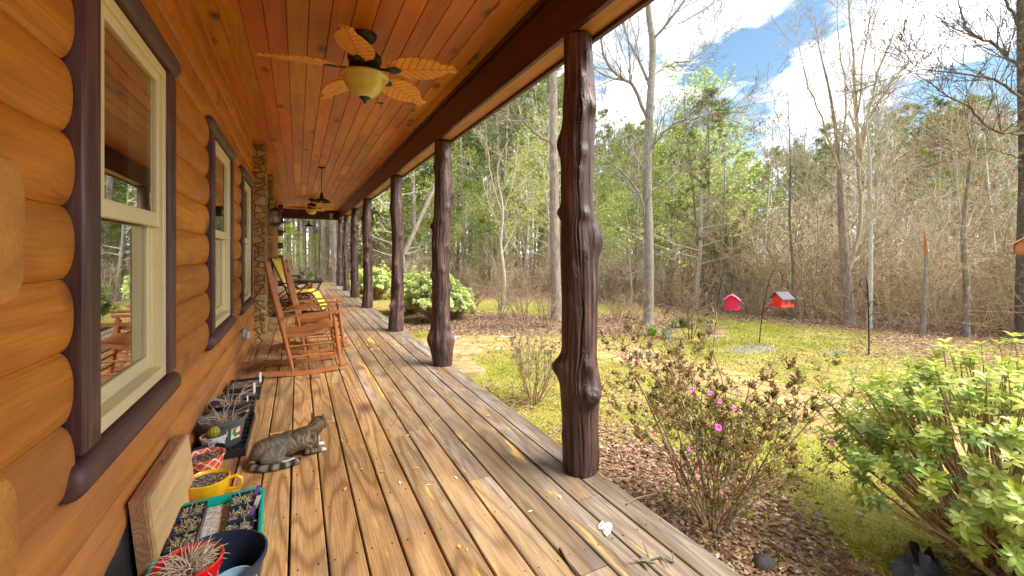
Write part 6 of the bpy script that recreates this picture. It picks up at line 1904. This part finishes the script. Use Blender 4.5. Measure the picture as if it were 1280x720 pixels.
# ------------------------------------------------------------------ leaf litter and low grass close to the camera
def litter():
    random.seed(95); b = MB(); n = 0
    cols = [(.30,.15,.085), (.40,.23,.135), (.20,.10,.06), (.14,.08,.05), (.50,.35,.22), (.42,.25,.16), (.62,.49,.35), (.30,.26,.10)]
    while n < 38000:
        px = U(430, 1340); d = 1.35 + 11 * rnd() ** 1.5; x, y = atd(px, d)
        if x < 1.62 or y < -.5: continue
        lit, moss, dirt = masks(x, y); pd = path_dist(x, y)
        if rnd() > (.05 + max(0, lit - .22) * 1.5) * (.25 if pd < 0 else 1): continue
        s = U(.5, 1.3) * (.0125 + .0022 * d); z = gz(x, y) + U(.002, .016) + (.02 if pd < 0 else 0)
        g = U(.55, 1.3); c = random.choice(cols); b.col = tuple(v_*g for v_ in c)
        a = U(0, 2*PI); dd = Vector((math.cos(a), math.sin(a), U(-.35,.35))).normalized(); sd_ = Vector((-dd.y, dd.x, U(-.4,.4))).normalized()*s*U(.35,.6)
        p = Vector((x, y, z)); cu = Vector((0,0,s*U(-.1,.35)))
        b.poly([tuple(p - dd*s + cu), tuple(p + sd_), tuple(p + dd*s + cu), tuple(p - sd_)]); n += 1
    o = b.build('leaf_litter', MAT['dry_leaves'], smooth=0); tag(o, 'fallen brown leaves on the yard', 'leaf litter', kind='stuff')
    b = MB(); n = 0
    while n < 42000:
        px = U(430, 1340); d = 1.35 + 9.5 * rnd() ** 1.35; x, y = atd(px, d)
        if x < 1.60 or y < -.5: continue
        lit, moss, dirt = masks(x, y); pd = path_dist(x, y)
        if pd < .02 or rnd() < lit * 1.35 - .15: continue
        if mnoise.noise(Vector((x*3, y*3, 5))) < -.12 and rnd() < .8: continue
        h = U(.4, 1.2) * (.016 + .0028*d); z = gz(x, y) - .002
        t = rnd(); c = (.30,.33,.04) if t < .5 else (.16,.26,.03) if t < .75 else (.48,.40,.16)
        g = U(.7, 1.3); b.col = tuple(v_*g for v_ in c); a = U(0, 2*PI); w_ = .0016 + .0006*d
        dx, dy = U(-.6,.6)*h, U(-.6,.6)*h
        b.poly([(x - math.cos(a)*w_, y - math.sin(a)*w_, z), (x + math.cos(a)*w_, y + math.sin(a)*w_, z), (x + dx, y + dy, z + h)]); n += 1
    o = b.build('grass', MAT['grass_blades'], smooth=0); tag(o, 'short yellowish grass of the yard', 'grass', kind='stuff')
litter()
CLOUD_LOC = (6.7, 4.5, 0)
EXPOSURE = 2.08
# ------------------------------------------------------------------ camera, sky, sun
cam = bpy.data.cameras.new('camera'); co = bpy.data.objects.new('camera', cam); COL.objects.link(co)
cam.sensor_width = 36; cam.lens = 36 * F_PX / 1280.0; cam.shift_y = -44 / 1280.0
co.location = (0, 0, CAM_Z); co.rotation_euler = (PI / 2, 0, -YAW)
cam.clip_start = .02; cam.clip_end = 3000
scene.camera = co
SUN_AZ, SUN_EL = R(134), R(50)
w = bpy.data.worlds.new('World'); scene.world = w; w.use_nodes = True
t = w.node_tree; t.nodes.clear()
W = NT.__new__(NT); W.m = None; W.t = t; W.cache = {}
W.out = t.nodes.new('ShaderNodeOutputWorld')
sky = W.n('TexSky', sky_type='NISHITA'); sky.sun_disc = False
sky.sun_elevation = SUN_EL; sky.sun_rotation = SUN_AZ; sky.altitude = 100; sky.air_density = 1.0; sky.dust_density = .6; sky.ozone_density = 2.5
g = W.n('TexCoord').outputs['Generated']; xyz = W.sep(g)
zz = W.math('ADD', W.math('MAXIMUM', xyz[2], 0.0), .16)
v = W.comb(W.math('DIVIDE', xyz[0], zz), W.math('DIVIDE', xyz[1], zz), 0.0)
n1 = W.noise(W.map(v, (1, 1, 1), CLOUD_LOC), 1.7, 9, .56, .25)
n2 = W.noise(W.map(v, (1, 1, 1), (3.1, 7.7, 0)), 2.6, 6, .6)
m = W.ramp(n1, [(.445, 0.0), (.55, 1.0)])
cl = W.ramp(n2, [(.34, (2.8, 3.0, 3.4)), (.46, (4.6, 4.8, 5.2)), (.62, (12.5, 12.6, 12.8))])
hz = W.ramp(xyz[2], [(0.0, .75), (.22, 0.0)])
m2 = W.math('MAXIMUM', m, hz)
c = W.mix(W.math('MULTIPLY', m2, .93), W.hsv(sky.outputs[0], .486, .98, .55), cl)
bg = W.n('Background'); W.put(bg.inputs[0], c); bg.inputs[1].default_value = .095
t.links.new(bg.outputs[0], W.out.inputs[0])
ld = bpy.data.lights.new('sun', 'SUN'); ld.energy = 2.5; ld.angle = R(34); ld.color = (1, .94, .84)
lo = bpy.data.objects.new('sun', ld); COL.objects.link(lo)
sd = Vector((math.sin(SUN_AZ) * math.cos(SUN_EL), math.cos(SUN_AZ) * math.cos(SUN_EL), math.sin(SUN_EL)))
lo.rotation_euler = sd.to_track_quat('Z', 'Y').to_euler()
lo.location = (6, 3, 12)
vs = scene.view_settings
vs.view_transform = 'Standard'; vs.look = 'None'; vs.gamma = 1; vs.exposure = EXPOSURE
vs.use_curve_mapping = False
scene.render.engine = 'CYCLES'
cy = scene.cycles
cy.use_denoising = True
try: cy.denoiser = 'OPENIMAGEDENOISE'
except Exception: pass
cy.max_bounces = 10; cy.diffuse_bounces = 5; cy.glossy_bounces = 4; cy.transmission_bounces = 6; cy.transparent_max_bounces = 12
cy.caustics_reflective = False; cy.caustics_refractive = False
cy.use_adaptive_sampling = True; cy.adaptive_threshold = .02
cy.sample_clamp_indirect = 8
